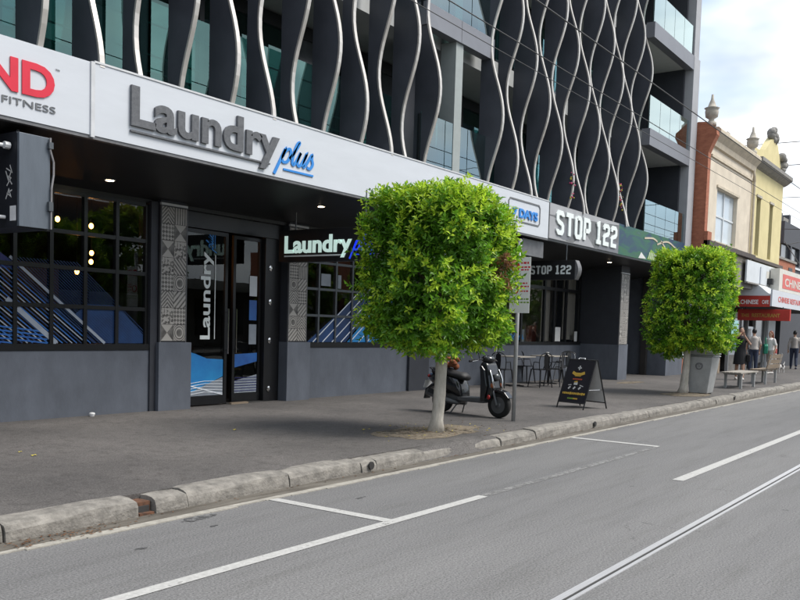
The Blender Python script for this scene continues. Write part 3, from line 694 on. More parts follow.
for k, (x, y, z) in enumerate(((7.59, 10.26, 3.41), (11.37, 9.71, 3.51), (23.86, 9.62, 3.54))):
    dl = thing('downlight', ['round recessed ceiling light under the canopy, left of the first tiled pier', 'small warm ceiling light above the hanging laundry sign', 'round bright ceiling light beneath the block-letter canopy sign'][k], 'ceiling light', (x, y, z), group='canopy downlights')
    MB().lathe([(.075, -.004), (.078, .004), (.06, .01)], n=18).obj('trim_ring', 'whitetrim', dl)
    MB().lathe([(.052, -.010), (.055, -.006)], n=16).obj('lens', 'downlight', dl)

# ---- upper storeys
for z0, z1 in ((6.96, 7.43), (9.98, 10.41), (13.0, 13.4)):
    bp('slab_edge', 'band', 24.9, 28.58, YF, YF+.25, z0, z1); bp('slab_edge', 'band', 13.75, 16.3, 9.3, 9.5, z0+.17, z1+.12)
    bp('balcony_slab', 'ceilinglight', 24.9, 28.55, YF+.25, 11.2, z0+.02, z1-.05)
    bp('balcony_slab', 'ceilinglight', -4.0, 24.9, 9.72, 11.2, z0+.06, z1-.05)
    bp('panel_joint', 'black', 15.0, 15.006, 9.297, 9.299, z0+.17, z1+.12)
bp('first_floor_slab', 'band', -4.0, 29.2, YF+.25, 11.2, 4.45, 4.55)
# right-hand frame
bp('corner_column', 'bandlight', 28.58, 29.2, YF-.01, 9.35, 4.4, 10.42, bevel=.01)
bp('corner_column', 'bandlight', 28.62, 29.12, YF+.02, 9.35, 10.425, 15.0)
bp('end_wall', 'slatedark', 28.46, 28.57, YF+.26, 11.2, 4.55, 15.0)
bp('side_wall', 'band', 28.6, 29.18, 9.36, 16, 4.4, 15.0)
# back glazing of the balconies
for fl, (z0, z1) in enumerate(((4.55, 7.0), (7.43, 10.0), (10.41, 13.0))):
    x = -3.9
    while x < 28.3:
        wd = min(1.15, 28.45-x)
        if wd < .3: break
        dark = rnd.random() < .35
        key = ('bg', round(wd, 2), round(z1-z0, 2), dark)
        if key not in pane_me: pane_me[key] = MB().box(.05, wd-.05, 0, .02, .05, z1-z0-.2).mesh('balcony_pane', 'windowdark' if dark else 'paneteal')
        fix(link('balcony_pane', pane_me[key], B, (x, 11.1, z0)))
        bp('balcony_mullion', 'frame', x-.05, x+.05, 11.05, 11.16, z0, z1); x += 1.15
    bp('balcony_transom', 'frame', -4.0, 28.4, 11.06, 11.15, z1-.25, z1-.02)
bp('room_back', 'interior', -4.0, 28.4, 13.5, 13.6, 4.5, 14)
for fl, z in enumerate((7.2, 10.2)): bp('room_floor', 'interiorwarm', -4.0, 28.4, 11.2, 13.5, z-.1, z)
# glass balustrades with dark posts
def balustrade(x0, x1, y, z0, z1, step, m='balglass', rail=False):
    n = max(1, round((x1-x0)/step)); s = (x1-x0)/n
    for i in range(n):
        key = (m, round(s, 3), round(z1-z0, 3))
        if key not in pane_me: pane_me[key] = MB().box(.012, s-.012, 0, .014, 0, z1-z0).mesh('balustrade_pane', m)
        fix(link('balustrade_pane', pane_me[key], B, (x0+i*s, y, z0)))
    for i in range(n+1): bp('balustrade_post', 'frame', x0+i*s-.02, x0+i*s+.02, y+.02, y+.06, z0-.1, z1-.04)
    if rail: bp('balustrade_rail', 'frame', x0, x1, y-.01, y+.03, z1, z1+.03)
for z0, z1 in ((4.50, 5.42), (7.44, 8.38), (10.42, 11.33)): balustrade(24.95, 28.55, YF+.06, z0, z1, .9)
balustrade(13.75, 16.3, 9.36, 4.55, 5.55, .8); balustrade(13.75, 16.3, 9.36, 7.56, 8.5, .8)
balustrade(-4.0, 13.75, 9.74, 4.56, 5.77, .77, 'balteal'); balustrade(16.3, 24.9, 9.74, 4.56, 5.77, .86, 'balteal')
balustrade(-4.0, 13.75, 9.74, 7.45, 8.5, .77, 'balteal'); balustrade(16.3, 24.9, 9.74, 7.45, 8.5, .86, 'balteal')
for z in (4.86, 5.08, 5.5): bp('inner_rail', 'framegrey', -4.0, 13.75, 9.80, 9.82, z, z+.018)
bp('bay_column', 'column', 14.89, 15.16, 9.35, 9.7, 4.5, 7.14); bp('bay_column', 'column', 14.89, 15.16, 9.40, 9.7, 7.55, 10.1)
bp('bay_return', 'slatedark', 13.9, 14.86, 10.0, 10.05, 4.55, 7.1)

bp('left_end_wall', 'slatedark', -4.3, -4.01, 9.4, 17.7, 0, 14)
# ---- the fins: dark blades with a wavy outer edge under a silver strip
A_, LAM = .165, 3.05
def fin(x, phase):
    zb, zt, yi = 4.46, 13.4, 9.53; n = 60; zs = [zb+(zt-zb)*i/n for i in range(n+1)]
    ys = [9.15+A_*cos(2*pi*z/LAM+phase) for z in zs]
    b = MB(); t = .027
    for sx in (-t, t): b.v += [(x+sx, yi, z) for z in zs]+[(x+sx, y, z) for y, z in zip(ys, zs)]
    k = n+1
    for i in range(n):
        b.f += [(i, i+1, k+i+1, k+i), (2*k+i, 3*k+i, 3*k+i+1, 2*k+i+1), (i, 2*k+i, 2*k+i+1, i+1), (k+i, k+i+1, 3*k+i+1, 3*k+i)]
    b.fm = [0]*len(b.f)
    o = fix(b.obj('fin', 'fin', B, smooth=False))
    e = MB(); t2 = .034
    for dy in (-.022, .010):
        for sx in (-t2, t2): e.v += [(x+sx, y+dy, z) for y, z in zip(ys, zs)]
    for a, c in ((0, 1), (1, 3), (3, 2), (2, 0)):
        for i in range(n): e.f.append((a*k+i, c*k+i, c*k+i+1, a*k+i+1))
    e.f += [(0, k, 3*k, 2*k)]; e.fm = [0]*len(e.f)
    e.obj('edge_strip', 'finedge', o, smooth=False)
for k in range(13): fin(16.2+.7175*k, 3.55+k*pi/2)
for k in range(25): fin(13.80-.728*k, 3.55-k*pi/2)
# small clusters of pink flowers caught in the fins
for nm, (x, y, z), lb in (('flower_cluster', (19.78, 9.0, 5.05), 'small pink flowers poking out low between the right-hand fins'), ('flower_cluster', (22.85, 8.98, 5.2), 'pink flower bunch on the fins above the block-letter sign')):
    b = MB()
    for k in range(26):
        p = (x+rnd.uniform(-.08, .08), y+rnd.uniform(-.05, .05), z+rnd.uniform(-.35, .35)); r_ = rnd.uniform(.014, .03)
        b.ball(p, r_, 6, 4, rnd.choice((0, 1, 2)))
    tag(b.obj(nm, ['flower', 'yellowleaf', 'barkdark']), lb, 'flowers')

# ================================================================== SIGNS ON THE CANOPY
S1 = thing('fascia_sign', 'white canopy sign with red letters ND above the word FITNESS', 'sign', (4.9, YF, 3.65))
inv = lambda o, p: setattr(o, 'matrix_parent_inverse', Matrix.Translation(-p.location))
def signpart(o, p): inv(o, p); return o
def kids(p):
    for c in p.children:
        if c.matrix_parent_inverse == Matrix.Identity(4): inv(c, p)
box('panel', 'white', -4.0, 6.355, YF-.03, YF+.05, 3.655, 4.485, S1)
lettering('ND', face_y(5.06, YF-.034, 3.925), .83, .36, .012, 'sign_red', S1, bold=.035)
lettering('FITNESS', face_y(5.27, YF-.034, 3.79), .635, .075, .006, 'lettergrey', S1, bold=.0)
lettering('TM', face_y(5.905, YF-.034, 4.27), .05, .02, .004, 'lettergrey', S1)
kids(S1)
S2 = thing('fascia_sign', 'long white canopy sign reading Laundry plus in grey and blue', 'sign', (12, YF, 3.65))
box('panel', 'white', 6.41, 18.5, YF-.03, YF+.05, 3.655, 4.485, S2)
box('joint_cover', 'whitetrim', 6.357, 6.408, YF-.05, YF+.05, 3.63, 4.49, S2)
box('top_trim', 'whitetrim', 6.41, 18.5, YF-.04, YF+.06, 4.487, 4.51, S2)
lettering('Laundry', face_y(6.91, YF-.034, 3.725), 2.60, .63, .035, 'sign_grey', S2, bold=.027)
box('underline', 'sign_grey', 6.91, 9.33, YF-.06, YF-.031, 3.80, 3.822, S2)
plus_script(face_y(9.56, YF-.034, 3.88) @ Matrix.Diagonal((1, .82, 1, 1)),   .77, 'sign_blue', S2, depth=.012, wgt=.19)
lettering('7 DAYS', face_y(16.75, YF-.036, 3.96), 1.16, .20, .02, 'sign_blue', S2, bold=.04)
q = MB().ribbon([(16.62, 3.88), (16.56, 3.94), (16.56, 4.27), (16.62, 4.33), (17.98, 4.33), (18.04, 4.27), (18.04, 3.94), (17.98, 3.88)], .03, .012, closed=True).xf(Matrix(((1, 0, 0, 0), (0, 0, -1, YF-.031), (0, 1, 0, 0), (0, 0, 0, 1)))); q.obj('sign_border', 'lettergrey', S2)
kids(S2)
S3 = thing('fascia_sign', 'grey and green mural canopy sign with white block letters STOP 122', 'sign', (23, YF, 3.67))
box('panel', 'muralgrey', 18.56, 22.95, YF+.02, YF+.10, 3.68, 4.50, S3); box('panel', 'muralmix', 22.95, 29.3, YF+.02, YF+.10, 3.68, 4.50, S3)
box('end_cover', 'black', 18.505, 18.555, YF-.03, YF+.10, 3.66, 4.49, S3)
def mural(poly, m, d=.004): MB().prism(poly, 'y', YF+.019-d, YF+.0195).obj('mural_shape', m, S3)
mural([(18.6, 3.69), (19.6, 3.69), (18.95, 4.18), (18.6, 4.2)], 'bandlight'); mural([(18.6, 4.22), (20.2, 4.3), (22.9, 4.44), (22.9, 4.49), (18.6, 4.49)], 'bandlight')
mural([(20.0, 3.69), (21.3, 3.69), (20.65, 4.05)], 'bandlight', .005); mural([(21.5, 3.69), (22.9, 3.69), (22.9, 3.95), (22.2, 4.1)], 'band', .005)
mural([(19.5+.42*cos(a*pi/9), 3.92+.20*sin(a*pi/9)) for a in range(18)], 'band', .006)
mural([(25.2, 3.72), (25.9, 3.72), (25.8, 3.95), (25.5, 4.02)], 'boardgreen', .008)
mural([(24.5, 3.70), (25.1, 3.72), (24.7, 3.88)], 'boardwhite', .009)
for pts in ([(26.0, 4.22), (27.0, 4.38), (28.2, 4.12)], [(24.9, 4.30), (25.6, 4.36), (26.0, 4.30)], [(26.3, 4.35), (27.2, 4.0)]):
    MB().ribbon(smooth_curve(pts), .05, .006).xf(Matrix(((1, 0, 0, 0), (0, 0, -1, YF+.012), (0, 1, 0, 0), (0, 0, 0, 1)))).obj('mural_stroke', 'beigetrim', S3)
for k in range(5): MB().ribbon([(25.3+.14*k, 3.74), (25.36+.14*k, 3.93)], .035, .006).xf(Matrix(((1, 0, 0, 0), (0, 0, -1, YF+.008), (0, 1, 0, 0), (0, 0, 0, 1)))).obj('mural_stroke', 'boardwhite', S3)
block_word('STOP 122', face_y(18.98, YF+.012, 3.82), 3.74, .54, .03, 'letterwhite', S3)
kids(S3)

# under-awning boxes, set across the footpath
LB = thing('lightbox', 'grey metal box sign with conduit hung under the canopy at far left', 'sign', (5.6, 9.0, 3.5))
box('end_panel', 'lightboxgrey', 5.43, 5.80, 8.90, 8.94, 2.50, 3.50, LB, .004); box('case', 'lightboxdark', 5.425, 5.805, 8.942, 10.9, 2.49, 3.51, LB)
MB().tube([(5.79, 8.88, 3.50), (5.79, 8.88, 3.36), (5.83, 8.88, 3.24), (5.83, 8.88, 3.1), (5.805, 8.88, 2.95), (5.80, 8.88, 2.50)], .012, 6).obj('conduit', 'conduit', LB)
MB().box(5.765, 5.815, 8.86, 8.90, 2.70, 2.80).box(5.765, 5.815, 8.86, 8.90, 3.38, 3.45).obj('clip', 'framegrey', LB)
MB().tube([(5.40, 9.05, 3.36), (4.9, 9.15, 3.36)], .022, 8).tube([(5.40, 9.04, 3.36), (5.34, 9.04, 3.36)], .04, 8).obj('bracket', 'whitetrim', LB)
MB().tube([(5.40, 9.12, 2.60), (4.9, 9.2, 2.60)], .02, 8).obj('bracket', 'whitetrim', LB)
box('sticker', 'paper', 5.419, 5.424, 8.95, 9.06, 2.56, 2.72, LB)
q = MB()
for pts in ([(0, 0), (.06, .10), (.10, .02), (.03, .06), (.12, .09)], [(.02, .14), (.10, .22), (.03, .25), (.12, .15)], [(0, .3), (.05, .2), (.11, .3)], [(.01, .33), (.12, .28), (.08, .36)]): q.ribbon(pts, .014, .002)
q.xf(face_x(5.421, 9.14, 2.80)); q.obj('graffiti_tag', 'boardwhite', LB)
for y in (9.2, 10.6): MB().tube([(5.6, y, 3.51), (5.6, y, 3.62-.16*(y-9))], .015, 6).obj('hanger', 'framegrey', LB)
kids(LB)
HS = thing('hanging_sign', 'black hanging sign with pale letters Laundry and blue plus, over the doorway', 'sign', (11.25, 9.5, 2.6))
box('case', 'black', 11.21, 11.38, 8.40, 10.50, 2.58, 3.12, HS, .006)
lettering('Laundry', face_x(11.208, 10.36, 2.635), 1.46, .385, .012, 'signlit', HS, bold=.03)
box('underline', 'letterwhite', 11.196, 11.209, 9.07, 10.36, 2.665, 2.69, HS)
plus_script(face_x(11.208, 8.86, 2.745), .46, 'bluelit', HS, depth=.012)
for y in (8.7, 10.2): MB().tube([(11.3, y, 3.12), (11.3, y, 3.66-.17*(y-9))], .012, 6).obj('hanger', 'framegrey', HS)
kids(HS)
TS = thing('hanging_sign', 'black hanging sign with white block letters STOP 122 over the cafe tables', 'sign', (19.6, 9.2, 2.78))
box('case', 'black', 19.51, 19.74, 8.72, 10.5, 2.78, 3.24, TS, .006)
q = MB(); n = 10
pr = [(8.72-.08*sin(pi*i/n), 2.78+.46*i/n) for i in range(n+1)]+[(8.719, 3.24), (8.719, 2.78)]
q.prism(pr[:n+1]+[(8.7195, 3.2395), (8.7195, 2.7805)], 'x', 19.52, 19.73); q.obj('rounded_end', 'trimgrey', TS)
block_word('STOP 122', face_x(19.508, 9.88, 2.915), 1.06, .20, .012, 'letterwhite', TS)
for y in (9.0, 10.2): MB().tube([(19.62, y, 3.24), (19.62, y, 3.63-.14*(y-9))], .012, 6).obj('hanger', 'framegrey', TS)
kids(TS)
DB = thing('lightbox', 'plain dark box sign under the end of the white canopy sign, behind the near tree', 'sign', (18.1, 9.2, 3.2))
box('end_panel', 'trimgrey', 17.55, 18.6, 9.12, 9.15, 3.22, 3.58, DB); box('case', 'black', 17.54, 18.61, 9.152, 9.9, 3.21, 3.53, DB); kids(DB)
# ================================================================== TREES
def leaf_mat(name):
    m = bpy.data.materials.new(name); m.use_nodes = True; t = m.node_tree; t.nodes.clear(); nn, ln = t.nodes.new, t.links.new
    o = nn('ShaderNodeOutputMaterial'); at = nn('ShaderNodeAttribute'); at.attribute_name = 'leafcol'
    b = nn('ShaderNodeBsdfPrincipled'); b.inputs['Roughness'].default_value = .38; b.inputs['Specular IOR Level'].default_value = .45
    tr = nn('ShaderNodeBsdfTranslucent'); mx = nn('ShaderNodeMixShader'); mx.inputs[0].default_value = .40
    ln(at.outputs['Color'], b.inputs['Base Color']); ln(at.outputs['Color'], tr.inputs['Color']); ln(b.outputs[0], mx.inputs[1]); ln(tr.outputs[0], mx.inputs[2]); ln(mx.outputs[0], o.inputs[0])
    MATS[name] = m
leaf_mat('leaf')
def lerp(a, b, t): return tuple(x+(y-x)*t for x, y in zip(a, b))
def crown_mesh(name, half, zc, hz, nshoot, leaf, seed, pw=6., dead=None, dark=1.):
    q = random.Random(seed); V = []; F = []; C = []
    bumps = [(Vector((q.gauss(0, 1), q.gauss(0, 1), q.gauss(0, 1))).normalized(), q.uniform(-.10, .12)) for _ in range(46)]
    gaps = [(Vector((q.gauss(0, 1), q.gauss(0, 1), q.gauss(0, .8))).normalized(), q.uniform(.975, .992)) for _ in range(34)]
    def surf(d):
        r = (abs(d.x/half[0])**pw+abs(d.y/half[1])**pw+abs(d.z/hz)**pw)**(-1/pw)
        k = sum(a*max(0, d.dot(u)-.80)/.20 for u, a in bumps); return r*(1+k)
    for s in range(nshoot):
        d = Vector((q.gauss(0, 1), q.gauss(0, 1), q.gauss(0, 1))).normalized()
        # even spread over the boxy shell: pick by reprojecting a random point of the box faces
        f = q.random(); ax = 0 if f < .3 else 1 if f < .6 else 2
        p = [q.uniform(-1, 1)*half[0], q.uniform(-1, 1)*half[1], q.uniform(-1, 1)*hz]; sg = -1 if q.random() < (.5 if ax < 2 else .42) else 1
        p[ax] = sg*(half[0], half[1], hz)[ax]; d = Vector(p).normalized()
        gap = any(d.dot(u) > t_ for u, t_ in gaps)
        if gap and q.random() < .25: continue
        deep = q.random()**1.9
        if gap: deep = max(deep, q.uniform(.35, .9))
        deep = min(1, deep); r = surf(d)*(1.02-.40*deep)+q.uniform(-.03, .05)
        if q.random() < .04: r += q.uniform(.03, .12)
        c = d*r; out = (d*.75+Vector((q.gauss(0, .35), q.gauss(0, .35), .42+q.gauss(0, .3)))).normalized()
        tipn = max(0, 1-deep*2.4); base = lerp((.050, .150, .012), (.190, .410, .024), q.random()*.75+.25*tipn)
        if tipn > .35 and q.random() < .75*(.6+.5*max(0, d.z)): base = lerp(base, (.52, .68, .05), q.uniform(.4, 1.))  # yellow-green new growth; its bright, top-heavy share also paints in sunlight
        if dead and (c-dead[0]).length < dead[1]: base = lerp((.28, .14, .06), (.16, .08, .04), q.random())
        nl = q.randint(6, 10); ln_ = q.uniform(.07, .13)
        a1 = out.orthogonal().normalized(); a2 = out.cross(a1)
        for i in range(nl):
            t = i/nl; ang = i*2.4+q.uniform(-.4, .4); side = a1*cos(ang)+a2*sin(ang)
            dr = (out*(.25+.75*t)+side*(1.05-.55*t)+Vector((0, 0, -.12))).normalized(); st = c+out*(ln_*t*1.1)
            L_ = leaf*q.uniform(.7, 1.2); W_ = L_*q.uniform(.40, .52)
            wv = dr.cross(out if abs(dr.dot(out)) < .95 else a1).normalized(); nrm = wv.cross(dr).normalized(); wv = (wv+nrm*q.uniform(-.5, .5)).normalized()
            k = len(V); mid = st+dr*L_*.48; fold = nrm*W_*.16
            V += [st, mid+wv*W_*.5+fold, st+dr*L_-nrm*L_*.10, mid-wv*W_*.5+fold]; F += [(k, k+1, k+2), (k, k+2, k+3)]
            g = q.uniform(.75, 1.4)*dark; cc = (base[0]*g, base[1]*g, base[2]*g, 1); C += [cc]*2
    me = bpy.data.meshes.new(name); me.from_pydata([(v.x, v.y, v.z+zc) for v in V], [], F)
    a = me.attributes.new('leafcol', 'FLOAT_COLOR', 'FACE'); a.data.foreach_set('color', [x for c in C for x in c])
    me.materials.append(M['leaf']); me.polygons.foreach_set('use_smooth', [False]*len(F)); return me
def street_tree(x, y, lean, half, z0, z1, rad, label, seed, nshoot, leaf, off=(0, 0), dead=None, rz=0.):
    t = thing('street_tree', label, 'tree', (x, y, FP)); q = random.Random(seed); zc = (z0+z1)/2-FP
    crown = link('crown', crown_mesh('crown', half, zc, (z1-z0)/2, nshoot, leaf, seed, dead=dead), t, (off[0], off[1], 0), rz)
    b = MB(); n = 12; zt = z0-FP+.35
    pts = [(lean[0]*s+.012*sin(s*9), lean[1]*s+.01*cos(s*7), zt*s) for s in [i/9 for i in range(10)]]
    b.tube(pts, [rad*(1.55-.5*min(1, s*9)) if s < .12 else rad*(1.05-.18*s) for s in [i/9 for i in range(10)]], n)
    for v in range(n*10):
        p = b.v[v]; k = 1+.05*sin(v*7.3)+.04*sin(p[2]*23+v); ax = pts[v//n]; b.v[v] = (ax[0]+(p[0]-ax[0])*k, ax[1]+(p[1]-ax[1])*k, p[2])
    b.obj('trunk', 'bark', t, smooth=True)
    for i in range(9):
        a = i*2.3; e = (lean[0]+off[0]*.6+half[0]*.65*cos(a), lean[1]+off[1]*.6+half[1]*.65*sin(a), zc+(z1-z0)*.5*q.uniform(-.55, .7))
        s = (lean[0]*.95, lean[1]*.95, zt*.90); m_ = tuple((s[k]+e[k])/2+q.uniform(-.08, .08)+(.12 if k == 2 else 0) for k in range(3))
        MB().tube(smooth_curve([s, m_, e], 4), [rad*.5*(1-.10*j) for j in range(9)], 7).obj('limb', 'barkdark', t, smooth=True)
    return t
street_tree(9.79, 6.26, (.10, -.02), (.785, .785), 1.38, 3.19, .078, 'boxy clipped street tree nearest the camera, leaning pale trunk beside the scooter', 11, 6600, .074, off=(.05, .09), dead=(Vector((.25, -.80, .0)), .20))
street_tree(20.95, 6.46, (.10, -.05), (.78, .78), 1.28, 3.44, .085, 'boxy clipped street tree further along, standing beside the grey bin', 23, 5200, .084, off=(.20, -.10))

# ================================================================== STREET FURNITURE
P = thing('sign_pole', 'slim galvanised pole with white parking sign plates at the kerb', 'sign pole', (12.01, 6.28, FP))
MB().tube([(0, 0, 0), (0, 0, 2.75)], .031, 10).obj('pole', 'polegalv', P, smooth=True)
MB().lathe([(.033, 2.75), (.028, 2.775), (.01, 2.785)], n=10).obj('cap', 'polegalv', P)
sp = MB().box(-.052, -.046, -.22, .12, 1.66, 2.50).obj('sign_plate', 'signwhite', P, bevel=.002)
for z in (2.36, 2.02):
    q = MB().lathe([(.075, 0), (.075, .003)], n=20); q.xf(Matrix.Translation((-.0525, .035, z)) @ Matrix.Rotation(-pi/2, 4, 'Y')); q.obj('red_disc', 'sign_red', sp)
    if z < 2.2:
        q = MB().lathe([(.052, 0), (.052, .003)], n=20); q.xf(Matrix.Translation((-.0535, .035, z)) @ Matrix.Rotation(-pi/2, 4, 'Y')); q.obj('disc_centre', 'signwhite', sp)
lettering('P', face_x(-.0565, .062, 2.32), .05, .085, .001, 'signwhite', sp, bold=.02)
for z, hh in ((2.40, .03), (2.34, .022), (2.30, .022), (2.10, .02), (2.05, .02), (1.98, .02), (1.86, .022), (1.81, .022)):
    y = -.06 if z > 1.9 else .09
    while y > -.18:
        l = rnd.uniform(.02, .05); MB().box(-.0535, -.0525, y-l, y, z, z+hh).obj('sign_print', 'sign_red' if z > 1.9 else 'boardgreen', sp); y -= l+.014
MB().box(-.046, .033, -.04, .04, 1.80, 1.83).box(-.046, .033, -.04, .04, 2.33, 2.36).obj('clamp', 'polegalv', P)

# litter bin: tapered steel housing with a hinged hood
b_ = thing('litter_bin', 'grey steel bin housing that flares upwards beside the further tree', 'bin', (21.45, 6.19, FP), R(0))
def frustum(x0, x1, y0, y1, z0, X0, X1, Y0, Y1, z1):
    return MB().add([(x0, y0, z0), (x1, y0, z0), (x1, y1, z0), (x0, y1, z0), (X0, Y0, z1), (X1, Y0, z1), (X1, Y1, z1), (X0, Y1, z1)], [(0, 3, 2, 1), (4, 5, 6, 7), (0, 1, 5, 4), (1, 2, 6, 5), (2, 3, 7, 6), (3, 0, 4, 7)])
frustum(-.26, .24, -.22, .20, .03, -.31, .31, -.33, .30, .90).obj('housing', 'binsteel', b_, bevel=.015)
frustum(-.23, .21, -.19, .17, 0, -.23, .21, -.19, .17, .03).obj('plinth', 'black', b_)
frustum(-.33, .33, -.35, .32, .905, -.32, .32, -.34, .31, .93).obj('rim', 'binsteel', b_, bevel=.006)
MB().prism([(-.33, .935), (.30, .935), (.30, 1.13), (.24, 1.15), (-.33, .96)], 'x', -.29, .29).obj('hood', 'binsteel', b_, bevel=.01)
MB().prism([(-.35, .962), (.25, 1.152), (.25, 1.165), (-.36, .975)], 'x', -.31, .31).obj('hood_lid', 'signpale', b_)
MB().box(.32, .50, -.28, .16, .50, .86).obj('side_panel', 'timber', b_, bevel=.006)
q = MB().lathe([(.085, 0), (.09, .004), (.075, .006)], n=22); q.xf(Matrix.Translation((-.302, -.02, .68)) @ Matrix.Rotation(-R(86), 4, 'Y')); em = q.obj('emblem', 'trimgrey', b_)
q = MB().ribbon([(-.04, .03), (-.035, -.03), (0, -.05), (.035, -.03), (.04, .03)], .018, .003); q.ribbon([(0, .05), (0, -.02)], .018, .003); q.xf(Matrix.Translation((-.310, -.02, .68)) @ Matrix(((0, 0, -1, 0), (-1, 0, 0, 0), (0, 1, 0, 0), (0, 0, 0, 1)))); q.obj('emblem_mark', 'binsteel', em)

# benches
bn = thing('street_bench', 'backless bench with pale top on grey metal legs beside the bin', 'bench', (25.3, 6.25, FP))
for k in range(5): MB().box(-.95, .95, -.26+.105*k, -.165+.105*k, .41, .45).obj('slat', 'timbergrey', bn, bevel=.006)
for x in (-.7, .7):
    for y in (-.2, .2): MB().box(x-.035, x+.035, y-.03, y+.03, 0, .37).obj('leg', 'polegalv', bn)
    MB().box(x-.03, x+.03, -.25, .25, .37, .408).obj('support', 'polegalv', bn)
bk = thing('street_bench', 'timber slatted bench with a backrest, behind the backless bench', 'bench', (28.5, 6.30, FP))
for k in range(4): MB().box(-.85, .85, -.18+.115*k, -.075+.115*k, .41, .45).obj('seat_slat', 'timber', bk, bevel=.006)
for k in range(3): MB().add(*(lambda z, y: ([(-.85, y, z), (.85, y, z), (.85, y+.03, z), (-.85, y+.03, z), (-.85, y-.03, z+.13), (.85, y-.03, z+.13), (.85, y, z+.13), (-.85, y, z+.13)], [(0, 3, 2, 1), (4, 5, 6, 7), (0, 1, 5, 4), (1, 2, 6, 5), (2, 3, 7, 6), (3, 0, 4, 7)]))(.47+.15*k, -.22-.03*k)).obj('back_slat', 'timber', bk)
for x in (-.65, .65):
    for y in (-.15, .22): MB().box(x-.03, x+.03, y-.03, y+.03, 0, .41).obj('leg', 'polegalv', bk)
    MB().tube([(x, -.16, .41), (x, -.21, .5), (x, -.31, .93)], .022, 8).obj('back_post', 'polegalv', bk)

# sandwich board (A-frame), front panel facing the camera side
sb = thing('sandwich_board', 'black pavement sandwich board with yellow printing near the kerb', 'sandwich board', (15.17, 6.53, FP), R(-14))
def aboard(side):
    W, H, D = .30, .90, .33; s = side
    def pt(u, h, o=0): return (s*(D*(1-h/H)+.012+o), u, h)
    b = MB().add([pt(-W, .12), pt(W, .12), pt(W, H-.02), pt(-W, H-.02), pt(-W, .12, .012), pt(W, .12, .012), pt(W, H-.02, .012), pt(-W, H-.02, .012)], [(0, 1, 2, 3), (4, 7, 6, 5), (0, 4, 5, 1), (1, 5, 6, 2), (2, 6, 7, 3), (3, 7, 4, 0)])
    pn = b.obj('panel', ['boardblack'] if s < 0 else ['boardwhite'], sb)
    for u in (-W, W): MB().tube([pt(u, 0, .008), pt(u, H, .008)], .014, 6).obj('leg', 'black', sb)
    for h in (.11, H-.01): MB().tube([pt(-W, h, .008), pt(W, h, .008)], .011, 6).obj('rail', 'black', sb)
    return pn
pf = aboard(-1); pr_ = aboard(1)
MB().tube([(-.015, .1, .895), (.015, .1, .915), (.02, -.02, .915), (-.01, -.04, .895)], .012, 6).obj('handle', 'whitetrim', sb)
for y in (-.28, .28): MB().tube([(-.21, y, .35), (.21, y, .35)], .006, 5).obj('stay', 'chrome', sb)
tilt = Matrix.Translation((-.352-.004, 0, 0)) @ Matrix.Rotation(math.atan2(.33, .90), 4, 'Y')
def prt(pts, wd, m, nm='print'): MB().ribbon([(p[0], p[1]*1.065) for p in pts], wd, .004).xf(tilt @ face_x(0, 0, 0)).obj(nm, m, pf)
prt([(-.01, .78), (-.01, .70)], .022, 'boardwhite'); prt([(-.05, .74), (.03, .74)], .022, 'boardwhite')
prt([(-.14, .655), (-.07, .625), (.05, .625), (.13, .655)], .055, 'boardyellow'); prt([(-.07, .60), (.06, .60)], .03, 'boardyellow')
for k in range(6): prt([(-.10+.036*k, .535), (-.075+.036*k, .535)], .025, 'boardred')
prt([(-.05, .455), (.03, .455)], .05, 'boardwhite'); prt([(-.05, .48), (.02, .49)], .03, 'boardyellow')
prt([(-.17, .42), (-.10, .43)], .012, 'boardwhite'); prt([(.09, .43), (.17, .41)], .014, 'boardwhite')
for u in (-.13, -.02, .10): prt([(u-.02, .355), (u+.02, .395)], .03, 'boardwhite')
u = -.25
while u < .23: l = rnd.uniform(.018, .04); prt([(u, .275), (u+l, .275)], rnd.uniform(.035, .05), 'boardyellow'); u += l+.012
for k in range(7): prt([(-.11+.033*k, .185), (-.085+.033*k, .185)], .026, 'boardgreen' if k < 4 else 'boardyellow')

# cafe tables and pressed-steel chairs
def make_chair(label, m):
    t = thing('cafe_chair', label, 'chair')
    MB().box(-.18, .18, -.18, .18, .435, .455).obj('seat', m, t, bevel=.012)
    for sx in (-1, 1):
        for sy in (-1, 1): MB().tube([(sx*.16, sy*.16, .44), (sx*.21, sy*.21, 0)], [.02, .014], 6).obj('leg', m, t)
    MB().tube(smooth_curve([(-.19, -.16, .43), (-.21, -.17, .65), (-.17, -.19, .80), (0, -.205, .855), (.17, -.19, .80), (.21, -.17, .65), (.19, -.16, .43)], 4), .012, 6).obj('back_hoop', m, t)
    MB().prism([(-.06, .45), (.06, .45), (.075, .65), (.07, .80), (0, .845), (-.07, .80), (-.075, .65)], 'y', -.20, -.19).obj('back_splat', m, t)
    for sx in (-1, 1): MB().tube([(sx*.20, -.17, .62), (sx*.21, .02, .63), (sx*.18, .10, .44)], .011, 6).obj('armrest', m, t)
    return t
def copy_tree(o, parent=None):
    c = o.copy(); col.objects.link(c)
    if parent: c.parent = parent; c.matrix_parent_inverse = o.matrix_parent_inverse.copy()
    for ch in list(o.children): copy_tree(ch, c)
    return c
ch0 = make_chair('', 'chairblack'); ch1 = make_chair('', 'chairsteel')
spots = [(ch1, 21.85, 9.95, 80, 'bare silver metal cafe chair nearest the sandwich board'), (ch0, 22.6, 10.2, 110, 'black metal cafe chair at the right end of the tables'),
         (ch0, 19.8, 9.65, -20, 'black metal cafe chair nearest the sign pole'), (ch0, 20.5, 9.6, 10, 'black metal cafe chair at the near side, middle of the tables'), (ch0, 18.75, 10.15, -95, 'black metal cafe chair at the left end, behind the scooter'), (ch0, 21.2, 10.8, 175, 'black metal cafe chair tucked between the tables and the cafe window')]
used = set()
